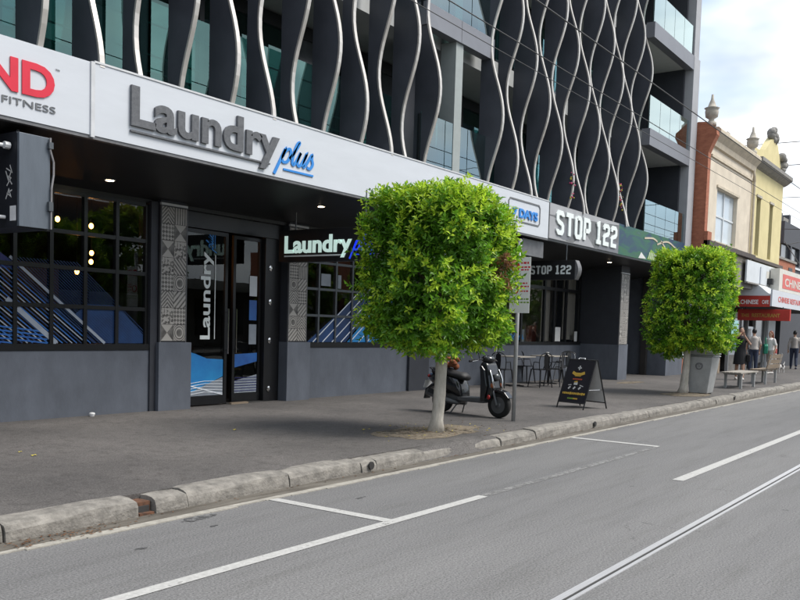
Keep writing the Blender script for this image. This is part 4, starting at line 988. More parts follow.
for src, x, y, a, lb in spots:
    o = src if src.name not in used else copy_tree(src); used.add(src.name)
    o.location = (x, y, FP); o.rotation_euler.z = R(a); tag(o, lb, 'chair', 'metal cafe chairs')
for x, y, lb in ((19.6, 10.25, 'small cafe table with pale top just right of the scooter'), (21.4, 10.2, 'small cafe table with pale top below the cafe windows')):
    t = thing('cafe_table', lb, 'table', (x, y, FP), group='cafe tables'); MB().box(-.42, .42, -.35, .35, .725, .75).obj('table_top', 'timbergrey', t, bevel=.005)
    MB().tube([(0, 0, .02), (0, 0, .725)], .03, 8).obj('pedestal', 'chairblack', t); MB().box(-.25, .25, -.03, .03, 0, .03).box(-.03, .03, -.25, .25, .001, .031).obj('foot', 'chairblack', t)
tag(MB().lathe([(.035, 0), (.04, .09), (.03, .095)], c=(21.1, 10.1, FP+.75), n=10).obj('sugar_pot', 'boardwhite'), 'small white pot on the cafe table', 'pot')

# ================================================================== SCOOTER  (local: +x forward, z up)
sc = thing('motor_scooter', 'black motor scooter parked between the near tree and the sign pole', 'scooter', (12.31, 7.24, FP), math.atan2(-.99, -.12)); sc.scale = (.92, .92, .92)
def wheel(x, name, r=.225):
    def rot(b): return b.xf(Matrix.Translation((x, 0, r)) @ Matrix.Rotation(pi/2, 4, 'X'))
    w_ = rot(MB().lathe([(r*.62, -.045), (r*.85, -.055), (r*.97, -.04), (r, 0), (r*.97, .04), (r*.85, .055), (r*.62, .045)], n=28)).obj('tyre', 'rubber', sc, smooth=True)
    rot(MB().lathe([(.03, -.06), (.05, -.05), (r*.60, -.03), (r*.64, -.047)], n=20)).obj('rim', 'scootgrey', w_)
    rot(MB().lathe([(r*.64, .047), (r*.60, .03), (.05, .05), (.03, .06)], n=20)).obj('rim', 'scootgrey', w_)
wheel(.64, 'front'); wheel(-.62, 'rear')
MB().prism([(.40, .30), (.48, .44), (.62, .50), (.78, .46), (.88, .36), (.84, .34), (.74, .42), (.62, .455), (.50, .42), (.43, .30)], 'y', -.075, .075).obj('front_fender', 'scootblack', sc, bevel=.012)
for s in (-1, 1): MB().tube([(.64, s*.085, .225), (.50, s*.075, .60)], .022, 8).obj('fork', 'scootgrey', sc)
MB().tube([(.52, 0, .52), (.38, 0, .96)], .035, 8).obj('steering_column', 'black', sc)
# leg shield and front apron
MB().prism([(.54, .34), (.58, .52), (.53, .74), (.45, .94), (.36, .97), (.30, .92), (.36, .70), (.40, .45), (.42, .30)], 'y', -.16, .16).obj('front_apron', 'scootblack', sc, smooth=False, bevel=.05)
for s in (-1, 1): MB().prism([(.44, .28), (.50, .55), (.44, .82), (.37, .90), (.33, .88), (.36, .62), (.36, .28)], 'y', s*.16, s*.20).obj('leg_shield', 'scootblack', sc, bevel=.015)
for s in (-1, 1): MB().tube(smooth_curve([(.60, s*.12, .50), (.575, s*.14, .66), (.50, s*.13, .84)], 4), [.008, .016, .02, .02, .02, .018, .016, .012, .006], 6).obj('trim_strip', 'chrome', sc, smooth=True)
MB().ball((.565, 0, .70), (.05, .08, .07)).obj('headlight', 'windowdark', sc, smooth=True)
for s in (-1, 1): MB().ball((.565, s*.13, .56), (.035, .035, .045)).obj('indicator', 'amber', sc, smooth=True)
MB().ball((.54, -.19, .36), (.035, .02, .04)).obj('side_reflector', 'redlens', sc, smooth=True)
MB().prism([(-.12, .245), (.42, .245), (.44, .30), (.40, .33), (-.10, .32), (-.16, .30)], 'y', -.185, .185).obj('floorboard', 'scootgrey', sc, bevel=.015)
# rear body
b = MB(); n = 12
prof = [(-.10, .12, .30, .36), (-.13, .15, .30, .52), (-.20, .165, .32, .64), (-.40, .17, .38, .68), (-.60, .16, .44, .70), (-.78, .13, .50, .70), (-.90, .07, .56, .68)]
rings = []
for x, hw, z0, z1 in prof: rings += [(x, hw*max(-1, min(1, 1.25*cos(2*pi*j/n))), (z0+z1)/2+(z1-z0)/2*max(-1, min(1, 1.15*sin(2*pi*j/n)))) for j in range(n)]
b.add(rings, [(i*n+j, i*n+(j+1) % n, (i+1)*n+(j+1) % n, (i+1)*n+j) for i in range(len(prof)-1) for j in range(n)]+[tuple(range(n)), tuple((len(prof)-1)*n+j for j in range(n))])
b.obj('rear_body', 'scootblack', sc, smooth=True)
b = MB(); prof = [(-.06, .09, .60, .70), (-.14, .135, .60, .75), (-.34, .14, .64, .76), (-.46, .145, .66, .81), (-.70, .13, .68, .82), (-.84, .08, .68, .79)]
rings = []
for x, hw, z0, z1 in prof: rings += [(x, hw*cos(2*pi*j/n), (z0+z1)/2+(z1-z0)/2*sin(2*pi*j/n)) for j in range(n)]
b.add(rings, [(i*n+j, i*n+(j+1) % n, (i+1)*n+(j+1) % n, (i+1)*n+j) for i in range(len(prof)-1) for j in range(n)]+[tuple(range(n)), tuple((len(prof)-1)*n+j for j in range(n))])
b.obj('seat', 'seatblack', sc, smooth=True)
MB().box(-.55, -.12, -.10, .10, .20, .36).obj('engine', 'scootgrey', sc, bevel=.04)
MB().tube([(-.20, .13, .22), (-.60, .13, .24)], [.07, .09], 10).obj('transmission', 'scootgrey', sc, smooth=True)
MB().tube([(-.15, -.13, .20), (-.42, -.15, .24), (-.86, -.16, .36)], [.03, .055, .06], 10).obj('exhaust', 'scootgrey', sc, smooth=True)
MB().prism([(-.42, .26), (-.80, .36), (-.78, .44), (-.45, .36)], 'y', -.215, -.205).obj('exhaust_guard', 'black', sc)
MB().prism([(-.84, .50), (-.98, .40), (-1.02, .22), (-.98, .22), (-.94, .38), (-.80, .46)], 'y', -.07, .07).obj('rear_fender', 'black', sc)
np_ = MB().add([(-1.005, -.10, .42), (-1.005, .10, .42), (-.955, .10, .56), (-.955, -.10, .56), (-1.012, -.10, .42), (-1.012, .10, .42), (-.962, .10, .56), (-.962, -.10, .56)], [(0, 1, 2, 3), (4, 7, 6, 5), (0, 4, 5, 1), (1, 5, 6, 2), (2, 6, 7, 3), (3, 7, 4, 0)]).obj('number_plate', 'signwhite', sc)
MB().ball((-.91, 0, .64), (.035, .10, .04)).obj('tail_light', 'redlens', sc, smooth=True)
MB().tube(smooth_curve([(.26, .33, .97), (.33, .18, 1.0), (.37, 0, .985), (.33, -.18, 1.0), (.26, -.33, .97)], 4), .015, 8).obj('handlebar', 'black', sc)
for s in (-1, 1):
    MB().tube([(.285, s*.27, .98), (.24, s*.37, .965)], .021, 8).obj('grip', 'rubber', sc)
    MB().tube([(.35, s*.25, .985), (.30, s*.36, .965)], .007, 6).obj('brake_lever', 'chrome', sc)
    mr = MB().tube(smooth_curve([(.32, s*.19, 1.0), (.34, s*.25, 1.10), (.31, s*.32, 1.19)], 4), .007, 6).obj('mirror_stalk', 'black', sc)
    MB().ball((.305, s*.34, 1.22), (.02, .065, .042)).obj('mirror', 'black', mr, smooth=True)
MB().ball((.37, 0, 1.0), (.12, .14, .075)).obj('handlebar_cowl', 'scootblack', sc, smooth=True)
for s in (-1, 1): MB().tube([(-.18, s*.10, .22), (-.30, s*.18, .01)], .012, 6).obj('stand_leg', 'scootgrey', sc)
MB().tube(smooth_curve([(-.62, -.14, .70), (-.80, -.14, .78), (-.92, 0, .79), (-.80, .14, .78), (-.62, .14, .70)], 4), .012, 6).obj('grab_rail', 'black', sc)
b = MB(); qv = random.Random(4)
for k in range(14): b.ball((-.46+qv.uniform(-.13, .13), qv.uniform(-.09, .09), .86+qv.uniform(-.03, .13)), (qv.uniform(.04, .08), qv.uniform(.04, .07), qv.uniform(.03, .07)), 8, 5)
o = b.obj('bundle', 'rustcloth', smooth=True); o.location = (12.31, 7.24, FP); o.rotation_euler.z = sc.rotation_euler.z; o.scale = (.92, .92, .92)
tag(o, 'rust brown bundle lying on the scooter seat', 'bundle')

# ================================================================== PEOPLE
def remesh(o, v):
    m = o.modifiers.new('join', 'REMESH'); m.mode = 'VOXEL'; m.voxel_size = v; m.use_smooth_shade = True
    s = o.modifiers.new('soft', 'SMOOTH'); s.iterations = 3; s.factor = .5
    return o
def limb(b, pts, rs, n=10):
    b.tube(pts, rs, n)
    for p, r in zip(pts, rs): b.ball(p, r*.99, 10, 6)
def person(loc, rz, label, H, pose, top, bottom, hair, hairm, shoe='shoe', sleeves='short', skirt=False, longhair=False):
    t = thing('person', label, 'person', (loc[0], loc[1], FP), rz); k = H/1.7
    S = lambda p: tuple(a*k for a in p)
    hipL, hipR = (0, .09, .90), (0, -.09, .90); neck = (.0, 0, 1.44); head = pose.get('head', (.02, 0, 1.585))
    b = MB()
    # local frame: +x front, +y left
    for s, hip in ((1, hipL), (-1, hipR)):
        kn, an = pose['legL' if s > 0 else 'legR']; toe = (an[0]+.17, an[1], .035)
        limb(b, [S(hip), S(kn), S(an)], [.085*k, .058*k, .038*k]); limb(b, [S((an[0]-.03, an[1], .04)), S(toe)], [.036*k, .028*k])
    b.tube([S((0, 0, .86)), S((0, 0, 1.0)), S((.005, 0, 1.15)), S((.005, 0, 1.30)), S((0, 0, 1.42))], [.125*k, .12*k, .118*k, .135*k, .07*k], 14)
    for v in range(len(b.v)-70-2, len(b.v)): pass
    b.ball(S((0, 0, 1.30)), (.10*k, .185*k, .13*k), 14, 9); b.ball(S((0, 0, .92)), (.105*k, .155*k, .11*k), 14, 9)
    limb(b, [S((0, 0, 1.40)), S((head[0]*.6, head[1]*.6, 1.50))], [.055*k, .05*k])
    b.ball(S(head), (.088*k, .075*k, .112*k), 14, 10); b.ball(S((head[0]+.03, head[1], head[2]-.06)), (.06*k, .052*k, .055*k)); 
    b.ball(S((head[0]+.09, head[1], head[2]-.015)), (.018*k, .013*k, .025*k), 8, 5)
    for s in (-1, 1): b.ball(S((head[0]-.005, head[1]+s*.077, head[2]-.01)), (.018*k, .012*k, .030*k), 8, 5)
    for s in (1, -1):
        el, wr, hd = pose['armL' if s > 0 else 'armR']; sh = (0, s*.165, 1.355)
        limb(b, [S(sh), S(el), S(wr)], [.05*k, .04*k, .028*k])
        d = (Vector(hd)-Vector(wr)).normalized(); sd_ = d.orthogonal().normalized(); nn_ = d.cross(sd_)
        pc = Vector(wr)+d*.05; limb(b, [S(wr), S(pc+d*.03)], [.028*k, .034*k])
        for f in range(4):
            a0 = pc+d*.05+sd_*(.018*(f-1.5)); lf = (.06, .072, .068, .052)[f]; limb(b, [S(a0), S(a0+d*lf*.6+nn_*.008), S(a0+d*lf+nn_*.025)], [.0095*k]*3, 6)
        a0 = pc+sd_*.03; limb(b, [S(a0), S(a0+d*.03+sd_*.02), S(a0+d*.06+sd_*.025)], [.011*k, .0105*k, .009*k], 6)
    remesh(b.obj('body', 'skin', t), .011)
    # clothing
    b = MB(); b.tube([S((0, 0, .93)), S((0, 0, 1.05)), S((.005, 0, 1.2)), S((0, 0, 1.36)), S((0, 0, 1.43))], [.165*k, .148*k, .15*k, .145*k, .08*k], 14); b.ball(S((0, 0, 1.28)), (.125*k, .195*k, .15*k), 14, 9); b.ball(S((0, 0, .95)), (.15*k, .182*k, .10*k), 14, 8)
    for s in (1, -1):
        el, wr, hd = pose['armL' if s > 0 else 'armR']; sh = Vector((0, s*.165, 1.355)); e = Vector(el)
        end = [S(sh), S(sh.lerp(e, .75))] if sleeves == 'short' else [S(sh), S(e), S(e.lerp(Vector(wr), .85))]
        limb(b, end, [.060*k, .058*k] if sleeves == 'short' else [.058*k, .05*k, .042*k])
    if skirt: b.tube([S((0, 0, .98)), S((0, 0, .80)), S((.01, 0, .50))], [.16*k, .19*k, .215*k], 16)
    remesh(b.obj('top' if not skirt else 'dress', top, t), .014)
    if not skirt:
        b = MB(); b.ball(S((0, 0, .93)), (.155*k, .178*k, .13*k), 14, 9)
        for s, hip in ((1, hipL), (-1, hipR)):
            kn, an = pose['legL' if s > 0 else 'legR']; limb(b, [S(hip), S(kn), S((an[0], an[1], an[2]+.03))], [.10*k, .073*k, .058*k])
        remesh(b.obj('trousers', bottom, t), .014)
    b = MB(); b.ball(S((head[0]-.022, head[1], head[2]+.028)), (.092*k, .086*k, .105*k), 14, 9)
    if longhair: b.tube([S((head[0]-.05, head[1], head[2]+.02)), S((head[0]-.08, head[1], head[2]-.14)), S((head[0]-.09, head[1], head[2]-.30))], [.085*k, .085*k, .05*k], 10)
    remesh(b.obj('hair', hairm, t), .012)
    f = MB()
    for s in (1, -1): f.ball(S((head[0]+.084, head[1]+s*.030, head[2]+.012)), (.006*k, .012*k, .007*k), 8, 5)
    f.obj('eyes', 'black', t, smooth=True); MB().ball(S((head[0]+.083, head[1], head[2]-.062)), (.006*k, .022*k, .006*k), 8, 5).obj('mouth', 'boardred', t)
    for s in (1, -1):
        kn, an = pose['legL' if s > 0 else 'legR']; b = MB(); limb(b, [S((an[0]-.04, an[1], .042)), S((an[0]+.06, an[1], .045)), S((an[0]+.18, an[1], .035))], [.045*k, .045*k, .036*k]); remesh(b.obj('shoe', shoe, t), .012)
    return t
stand = dict(legL=((.02, .10, .48), (-.01, .10, .08)), legR=((.0, -.10, .48), (-.02, -.10, .08)))
walk = dict(legL=((.14, .09, .50), (.20, .09, .09)), legR=((-.03, -.09, .48), (-.24, -.09, .13)))
raise_ = dict(armL=((.10, .27, 1.16), (.20, .10, 1.40), (.19, .05, 1.50)), armR=((.10, -.27, 1.16), (.19, -.12, 1.38), (.19, -.06, 1.48)))
down = dict(armL=((-.03, .24, 1.10), (.06, .25, .86), (.08, .24, .78)), armR=((-.02, -.24, 1.10), (.10, -.24, .87), (.12, -.23, .79)))
person((29.64, 7.35), R(197), 'person in a black dress standing with both hands raised to the face', 1.72, {**walk, **raise_}, 'clothblack', 'clothblack', 1, 'hairblack', skirt=True)
person((35.97, 7.82), R(150), 'person in white top with long reddish hair and a green bag', 1.66, {**walk, **down}, 'clothwhite', 'clothgrey', 1, 'hairred', longhair=True)
person((34.75, 8.15), R(30), 'dark-haired person in a pale top beside the red-haired one', 1.72, {**stand, **down}, 'clothgrey', 'denim', 1, 'hairblack')
person((43.4, 8.40), R(15), 'dark-haired person in white shirt and jeans walking away at far right', 1.75, {**walk, **down}, 'clothgrey', 'denim', 1, 'hairblack', sleeves='long', shoe='denim')
gb = thing('shoulder_bag', 'green bag slung on the person in the white top', 'bag', (35.72, 7.95, FP+.78), R(20))
MB().prism([(-.20, 0), (.20, 0), (.23, .30), (.15, .38), (-.15, .38), (-.23, .30)], 'y', -.07, .07).obj('pouch', 'greenbag', gb, bevel=.03)
MB().tube(smooth_curve([(-.17, 0, .36), (-.08, .0, .56), (.08, 0, .62), (.17, 0, .36)], 4), .014, 6).obj('strap', 'greenbag', gb)
hb = thing('handbag', 'black handbag hanging beside the person in the black dress', 'bag', (29.72, 7.13, FP+.60), R(20))
MB().prism([(-.16, 0), (.16, 0), (.18, .24), (-.18, .24)], 'y', -.06, .06).obj('pouch', 'clothblack', hb, bevel=.03)
MB().tube(smooth_curve([(-.13, 0, .23), (-.04, .02, .62), (.04, .02, .62), (.13, 0, .23)], 4), .011, 6).obj('strap', 'clothblack', hb)
# small dog
dg = thing('dog', 'small black and white dog standing on the footpath behind the benches', 'dog', (37.5, 7.75, FP), R(165))
b = MB(); b.tube([(-.20, 0, .27), (-.08, 0, .27), (.08, 0, .275), (.20, 0, .30)], [.075, .085, .10, .085], 10)
for p, r in (((-.2, 0, .27), .075), ((.2, 0, .30), .085)): b.ball(p, r)
limb(b, [(.20, 0, .32), (.28, 0, .42)], [.07, .055]); b.ball((.31, 0, .46), (.075, .06, .065)); limb(b, [(.35, 0, .445), (.42, 0, .43)], [.035, .026])
for s in (-1, 1):
    b.ball((.28, s*.055, .50), (.02, .015, .045)); limb(b, [(.17, s*.06, .26), (.17, s*.06, .13), (.18, s*.06, .02)], [.035, .024, .022]); limb(b, [(-.19, s*.06, .26), (-.14, s*.065, .17), (-.22, s*.065, .10), (-.20, s*.065, .02)], [.05, .035, .022, .022])
limb(b, [(-.25, 0, .31), (-.34, 0, .40), (-.36, 0, .46)], [.022, .018, .012])
remesh(b.obj('body', 'clothwhite', dg), .012)
b = MB().tube([(-.16, 0, .285), (.06, 0, .29)], [.088, .098], 10); b.ball((-.05, 0, .30), (.15, .092, .085)); b.ball((.29, 0, .475), (.07, .063, .055)); remesh(b.obj('coat_patch', 'clothblack', dg), .012)

# ================================================================== FAR SHOPS
def shop(name, label, cat='building', loc=(0, 0, 0)): return thing(name, label, cat, loc)
YB = 8.62
T1 = shop('terrace_building', 'cream rendered Victorian terrace with red brick side wall and stone urns', 'building', (32, YB, FP))
def tp(T, name, m, x0, x1, y0, y1, z0, z1, bevel=0.): o = box(name, m, x0, x1, y0, y1, z0, z1, T, bevel); inv(o, T); return o
def tq(T, b, name, m, smooth=False): o = b.obj(name, m, T, smooth); inv(o, T); return o
tp(T1, 'side_wall', 'brickwall', 29.32, 29.62, YB, 16, 4.3, 7.5)
tq(T1, MB().prism([(YB, 7.5), (YB-.10, 7.75), (YB-.24, 8.05), (YB-.22, 8.2), (8.75, 8.48), (9.0, 8.5), (9.3, 8.35), (16, 8.35), (16, 7.5)], 'x', 29.32, 29.62), 'side_parapet', 'brickwall')
tp(T1, 'front_wall', 'beige', 29.63, 30.55, YB, YB+.3, 4.3, 8.0); tp(T1, 'front_wall', 'beige', 33.15, 35.15, YB, YB+.3, 4.3, 8.0)
tp(T1, 'front_wall', 'beige', 30.55, 33.15, YB, YB+.3, 6.53, 8.0); tp(T1, 'front_wall', 'beige', 30.55, 33.15, YB, YB+.3, 4.3, 4.75)
tp(T1, 'window', 'windowpale', 30.55, 33.15, YB+.14, YB+.18, 4.75, 6.53); tp(T1, 'window_bar', 'signpale', 31.80, 31.88, YB+.10, YB+.15, 4.75, 6.53); tp(T1, 'window_bar', 'signpale', 30.55, 33.15, YB+.11, YB+.145, 5.62, 5.68)
tp(T1, 'window_head', 'beigetrim', 30.45, 33.25, YB-.05, YB-.002, 6.54, 6.62); tp(T1, 'window_sill', 'beigetrim', 30.45, 33.25, YB-.07, YB-.002, 4.66, 4.745)
tq(T1, MB().prism([(YB-.003, 7.75), (YB-.08, 7.78), (YB-.12, 7.95), (YB-.28, 8.15), (YB-.28, 8.28), (YB-.20, 8.36), (YB+.3, 8.36), (YB+.3, 7.75)], 'x', 29.64, 35.15), 'cornice', 'beigetrim')
tp(T1, 'string_course', 'beigetrim', 29.64, 35.15, YB-.05, YB-.003, 7.42, 7.50)
tp(T1, 'ledge', 'darkledge', 29.3, 35.4, YB-.20, YB-.002, 4.50, 4.66); tp(T1, 'ledge_end', 'brickwall', 29.3, 29.75, YB-.12, YB-.003, 4.3, 4.95)
tp(T1, 'roof', 'darkledge', 29.63, 35.1, YB+.3, 16, 7.6, 7.7)
tq(T1, MB().tube([(34.9, YB-.05, 8.0), (34.95, YB-.10, 7.6), (35.1, YB-.08, 7.4), (35.1, YB-.08, 4.4)], .05, 8), 'downpipe', 'beigetrim')
def urn(T, x, y, z):
    tq(T, MB().lathe([(.17, 0), (.17, .12), (.10, .16), (.08, .22), (.20, .30), (.22, .46), (.20, .54), (.25, .58), (.14, .62), (.10, .74), (.05, .86), (.035, 1.02)], (x, y, z), 12), 'urn', 'stonepale', True)
urn(T1, 29.6, YB+.04, 8.38); urn(T1, 34.75, YB-.02, 8.36); tq(T1, MB().lathe([(.08, 0), (.10, .12), (.03, .2)], (31.4, YB, 8.36), 8), 'urn', 'stonepale')
# ground floor of the cream shop
tp(T1, 'shop_wall', 'slate', 31.3, 31.8, 9.9, 10.3, FP, 3.4); tp(T1, 'shop_window', 'windowpale', 31.8, 34.6, 10.0, 10.1, .7, 2.9); tp(T1, 'stall_riser', 'brickwall', 31.8, 35.1, 9.95, 10.1, FP, .7)
tp(T1, 'shop_soffit', 'stonegrey', 30.0, 36.0, YB, 10.3, 3.4, 4.3); tp(T1, 'shop_back', 'interior', 29.4, 46, 10.4, 10.6, FP, 4.3)
for x in (32.7, 33.6): tp(T1, 'shop_mullion', 'signpale', x, x+.08, 9.94, 9.998, .7, 2.9)
for i, x in enumerate((32.0, 32.9, 33.9)): tp(T1, 'shop_poster', ('pinkred', 'signcream', 'boardyellow')[i], x, x+.4, 9.96, 9.99, 1.0, 1.8)
tp(T1, 'door_pier', 'slate', 34.6, 35.1, 9.9, 10.3, .7, 3.4)

T2 = shop('terrace_building', 'yellow rendered Victorian terrace with stone gable ornament and two narrow windows', 'building', (38, YB, FP))
xs = [35.17, 35.93, 36.57, 38.1, 38.65, 40.3]
for i in (0, 2, 4): tp(T2, 'front_wall', 'yellow', xs[i], xs[i+1], YB, YB+.3, 4.3, 8.05)
for a, c in ((35.93, 36.57), (38.1, 38.65)):
    tp(T2, 'front_wall', 'yellow', a, c, YB, YB+.3, 6.95, 8.05); tp(T2, 'front_wall', 'yellow', a, c, YB, YB+.3, 4.3, 4.75)
    tp(T2, 'window', 'windowdark', a, c, YB+.2, YB+.24, 4.75, 6.95); tp(T2, 'window_sash', 'stonegrey', a, c, YB+.17, YB+.198, 5.82, 5.90); tp(T2, 'window_head', 'stonepale', a-.08, c+.08, YB-.04, YB-.002, 6.96, 7.06)
tq(T2, MB().prism([(YB-.003, 8.0), (YB-.12, 8.06), (YB-.32, 8.22), (YB-.32, 8.36), (YB+.3, 8.36), (YB+.3, 8.0)], 'x', 35.2, 40.55), 'cornice', 'stonegrey')
tp(T2, 'parapet', 'yellow', 35.2, 40.3, YB, YB+.25, 8.365, 8.75)
tq(T2, MB().prism([(35.9, 8.75), (36.9, 8.95), (37.7, 9.45), (38.3, 9.75), (38.9, 9.45), (39.4, 8.95), (39.6, 8.75)], 'y', YB, YB+.25), 'gable', 'yellow')
b = MB(); qg = random.Random(9)
for k in range(16): b.ball((38.25+qg.uniform(-.45, .45), YB+.05, 9.72+qg.uniform(-.15, .25)), qg.uniform(.10, .2), 8, 5)
tq(T2, b, 'gable_ornament', 'stonegrey', True)
b = MB()
for k in range(14): b.ball((39.75+qg.uniform(-.2, .2), YB+.0+qg.uniform(-.1, .1), 8.55+k*.05), qg.uniform(.10, .2), 8, 5)
tq(T2, b, 'parapet_scroll', 'stonegrey', True)
tp(T2, 'side_wall', 'yellow', 40.0, 40.3, YB+.3, 16, 3.6, 8.3); tp(T2, 'ledge', 'darkledge', 35.4, 40.4, YB-.15, YB-.002, 4.5, 4.62)
tp(T2, 'roof', 'darkledge', 35.2, 40, YB+.3, 16, 7.6, 7.7)
tp(T2, 'shop_soffit', 'interior', 36.1, 46, YB+.02, 10.3, 3.3, 4.3)
# their sign boards, verandah and awning signs
G1 = thing('fascia_board', 'faded pale grey signboard on the front of the yellow terrace', 'sign', (37.4, 8.5, 3.6))
tp(G1, 'panel', 'signpale', 34.3, 40.35, 8.44, 8.5, 3.62, 4.42); tp(G1, 'divider', 'white', 36.3, 36.45, 8.40, 8.438, 3.64, 4.30)
tp(G1, 'faded_print', 'pinkred', 38.9, 39.4, 8.433, 8.438, 3.85, 4.1); tp(G1, 'faded_print', 'signcream', 37.4, 38.2, 8.433, 8.438, 3.9, 4.2); tp(G1, 'lamp', 'black', 37.55, 37.8, 8.25, 8.43, 3.68, 3.92)
tp(G1, 'bottom_trim', 'stonegrey', 34.3, 40.35, 8.40, 8.5, 3.56, 3.615)
V = thing('verandah', 'flat shop verandah with red end panel and white front signboard', 'verandah', (40, 8.2, 2.75))
b = MB().prism([(9.4, 3.16), (7.95, 3.16), (7.95, 3.20), (8.40, 3.58), (9.4, 3.58)], 'x', 36.0, 46); tq(V, b, 'roof', 'signpale')
tp(V, 'end_panel', 'awningred', 35.97, 36.05, 7.93, 9.4, 2.73, 3.155); tp(V, 'front_panel', 'white', 35.97, 46, 7.86, 7.928, 2.76, 3.40); tp(V, 'soffit', 'interior', 36.06, 46, 7.93, 10.3, 2.74, 2.80)
k0 = len(V.children)
lettering('CAFE', face_x(35.966, 8.22, 2.84), .24, .15, .006, 'signwhite', V, bold=.02); lettering('CHINESE', face_x(35.966, 9.02, 2.83), .66, .17, .006, 'signwhite', V, bold=.02)
lettering('CHINESE RESTAURANT', face_y(37.0, 7.857, 2.96), 5.4, .22, .006, 'pinkred', V, bold=.02)
kids(V)
A2 = thing('awning_sign', 'dark red hanging sign with faded gold letters under the verandah', 'sign', (36.75, 8.3, 2.2))
tp(A2, 'case', 'awningred', 36.72, 36.9, 7.34, 9.30, 2.21, 2.66, .01)
lettering('RESTAURANT', face_x(36.716, 8.75, 2.34), 1.05, .15, .006, 'gold', A2, bold=.02); lettering('THIS', face_x(36.716, 9.16, 2.34), .3, .14, .006, 'gold', A2, bold=.02); kids(A2)
for y in (7.6, 9.0): tp(A2, 'hanger', 'black', 36.79, 36.82, y, y+.03, 2.66, 2.75)
RS = thing('roof_sign', 'red and cream boxed sign standing on top of the verandah', 'sign', (41, 8.2, 3.55))
tp(RS, 'case', 'signcream', 37.9, 46, 8.05, 8.4, 3.45, 4.35); tp(RS, 'red_field', 'pinkred', 38.5, 45.9, 8.04, 8.048, 3.58, 4.16)
lettering('CHINESE', face_y(38.9, 8.038, 3.68), 4.2, .34, .006, 'signcream', RS, bold=.02); kids(RS)
# shop front beneath the verandah
F2 = thing('shopfront', 'glazed shopfront with pale posters beneath the red hanging sign', 'shopfront', (38, 9.5, FP))
for x in (36.4, 38.2, 39.3, 40.6, 42.4, 44): tp(F2, 'post', 'polegalv', x, x+.1, 9.5, 9.62, FP, 2.75)
tp(F2, 'window', 'windowpale', 36.5, 38.2, 9.55, 9.6, .8, 2.3); tp(F2, 'poster', 'signpale', 36.55, 38.0, 9.50, 9.548, 2.32, 2.55); tp(F2, 'poster', 'paneteal', 36.7, 37.7, 9.50, 9.545, 1.0, 2.2)
tp(F2, 'stall_riser', 'stonegrey', 36.5, 38.2, 9.5, 9.6, FP, .8); tp(F2, 'door', 'windowdark', 38.3, 39.3, 9.6, 9.66, FP, 2.6); tp(F2, 'window', 'windowpale', 39.4, 40.6, 9.55, 9.6, .8, 2.0); tp(F2, 'window', 'windowdark', 40.7, 44, 9.55, 9.6, .4, 2.7)
tp(F2, 'notice', 'boardwhite', 39.5, 39.9, 9.5, 9.548, 1.2, 1.9); tp(F2, 'side_return', 'signpale', 42.6, 44.0, 9.40, 9.5, FP, 2.7)
fp_ = thing('freestanding_post', 'white post with a red band on the footpath near the shopfront', 'post', (39.4, 8.35, FP)); MB().tube([(0, 0, 0), (0, 0, 1.15)], .05, 8).obj('shaft', 'signwhite', fp_); MB().tube([(0, 0, .75), (0, 0, .95)], .056, 8).obj('band', 'pinkred', fp_)
# darker blocks further on
T3 = shop('far_building', 'dark grey far building with plant on its flat roof', 'building', (52, 9.5, FP))
tp(T3, 'wall', 'darkbuilding', 45.2, 60, 9.5, 20, 3.4, 5.2); tp(T3, 'wall', 'darkbuilding', 45.2, 60, 9.5, 20, 6.1, 7.15)
tp(T3, 'window_band', 'windowdark', 45.3, 60, 9.62, 9.7, 5.2, 6.1); tp(T3, 'sill_band', 'signpale', 45.2, 60, 9.44, 9.498, 5.02, 5.12)
for x in (46.8, 49, 51): tp(T3, 'pier', 'darkbuilding', x, x+.3, 9.5, 9.8, 5.2, 6.1)
tp(T3, 'roof_plant', 'darkbuilding', 46.6, 47.0, 10, 10.5, 7.15, 7.75); tp(T3, 'roof_plant', 'stonegrey', 47.2, 48.4, 10, 11, 7.15, 7.6); tp(T3, 'roof_plant', 'darkbuilding', 48.5, 48.9, 10, 10.5, 7.15, 7.85)
tp(T3, 'ground_wall', 'darkbuilding', 46, 60, 9.6, 20, 0, 3.4)
T4 = shop('brick_shop', 'low red brick upper wall above the red and cream boxed sign', 'building', (43, 9, FP))
tp(T4, 'wall', 'brickwall', 40.6, 45.1, 8.9, 16, 3.45, 5.05); tp(T4, 'opening', 'black', 43.6, 44.4, 8.88, 8.898, 3.9, 4.8); tp(T4, 'coping', 'stonegrey', 40.55, 45.15, 8.84, 9.1, 5.05, 5.15)

# ================================================================== OVERHEAD WIRES
def wire(pts, r, label, m='wire'): tag(MB().tube(smooth_curve(pts, 8), r, 5).obj('overhead_wire', m), label, 'wire', 'overhead wires')
wire([(-30, 6.62, 6.0), (20, 6.60, 5.97), (75, 6.60, 6.0)], .009, 'overhead wire crossing the middle balcony and the fins, running along the street')
wire([(-30, 5.60, 6.0), (20, 5.58, 5.97), (75, 5.58, 6.0)], .011, 'overhead wire passing highest over the right-hand fins and the urn')
wire([(-30, 6.32, 5.52), (20, 6.28, 5.50), (75, 6.12, 5.52)], .006, 'thin overhead wire running below the others along the facade')
wire([(46, -14, 11.2), (46, 6, 11.0), (46, 22, 11.2)], .020, 'upper cross-street wire in the sky right of the urns', 'wirelight')
wire([(46, -14, 10.1), (46, 6, 9.9), (46, 22, 10.1)], .020, 'middle cross-street wire in the sky right of the urns', 'wirelight')
wire([(58, -14, 10.3), (58, 6, 10.1), (58, 22, 10.3)], .020, 'lowest cross-street wire in the sky beside the gable ornament', 'wirelight')
wire([(44.5, 3, 6.4), (44.5, 8, 6.6), (44.5, 9.6, 6.7)], .016, 'short span wire tied to the dark far building', 'wire')
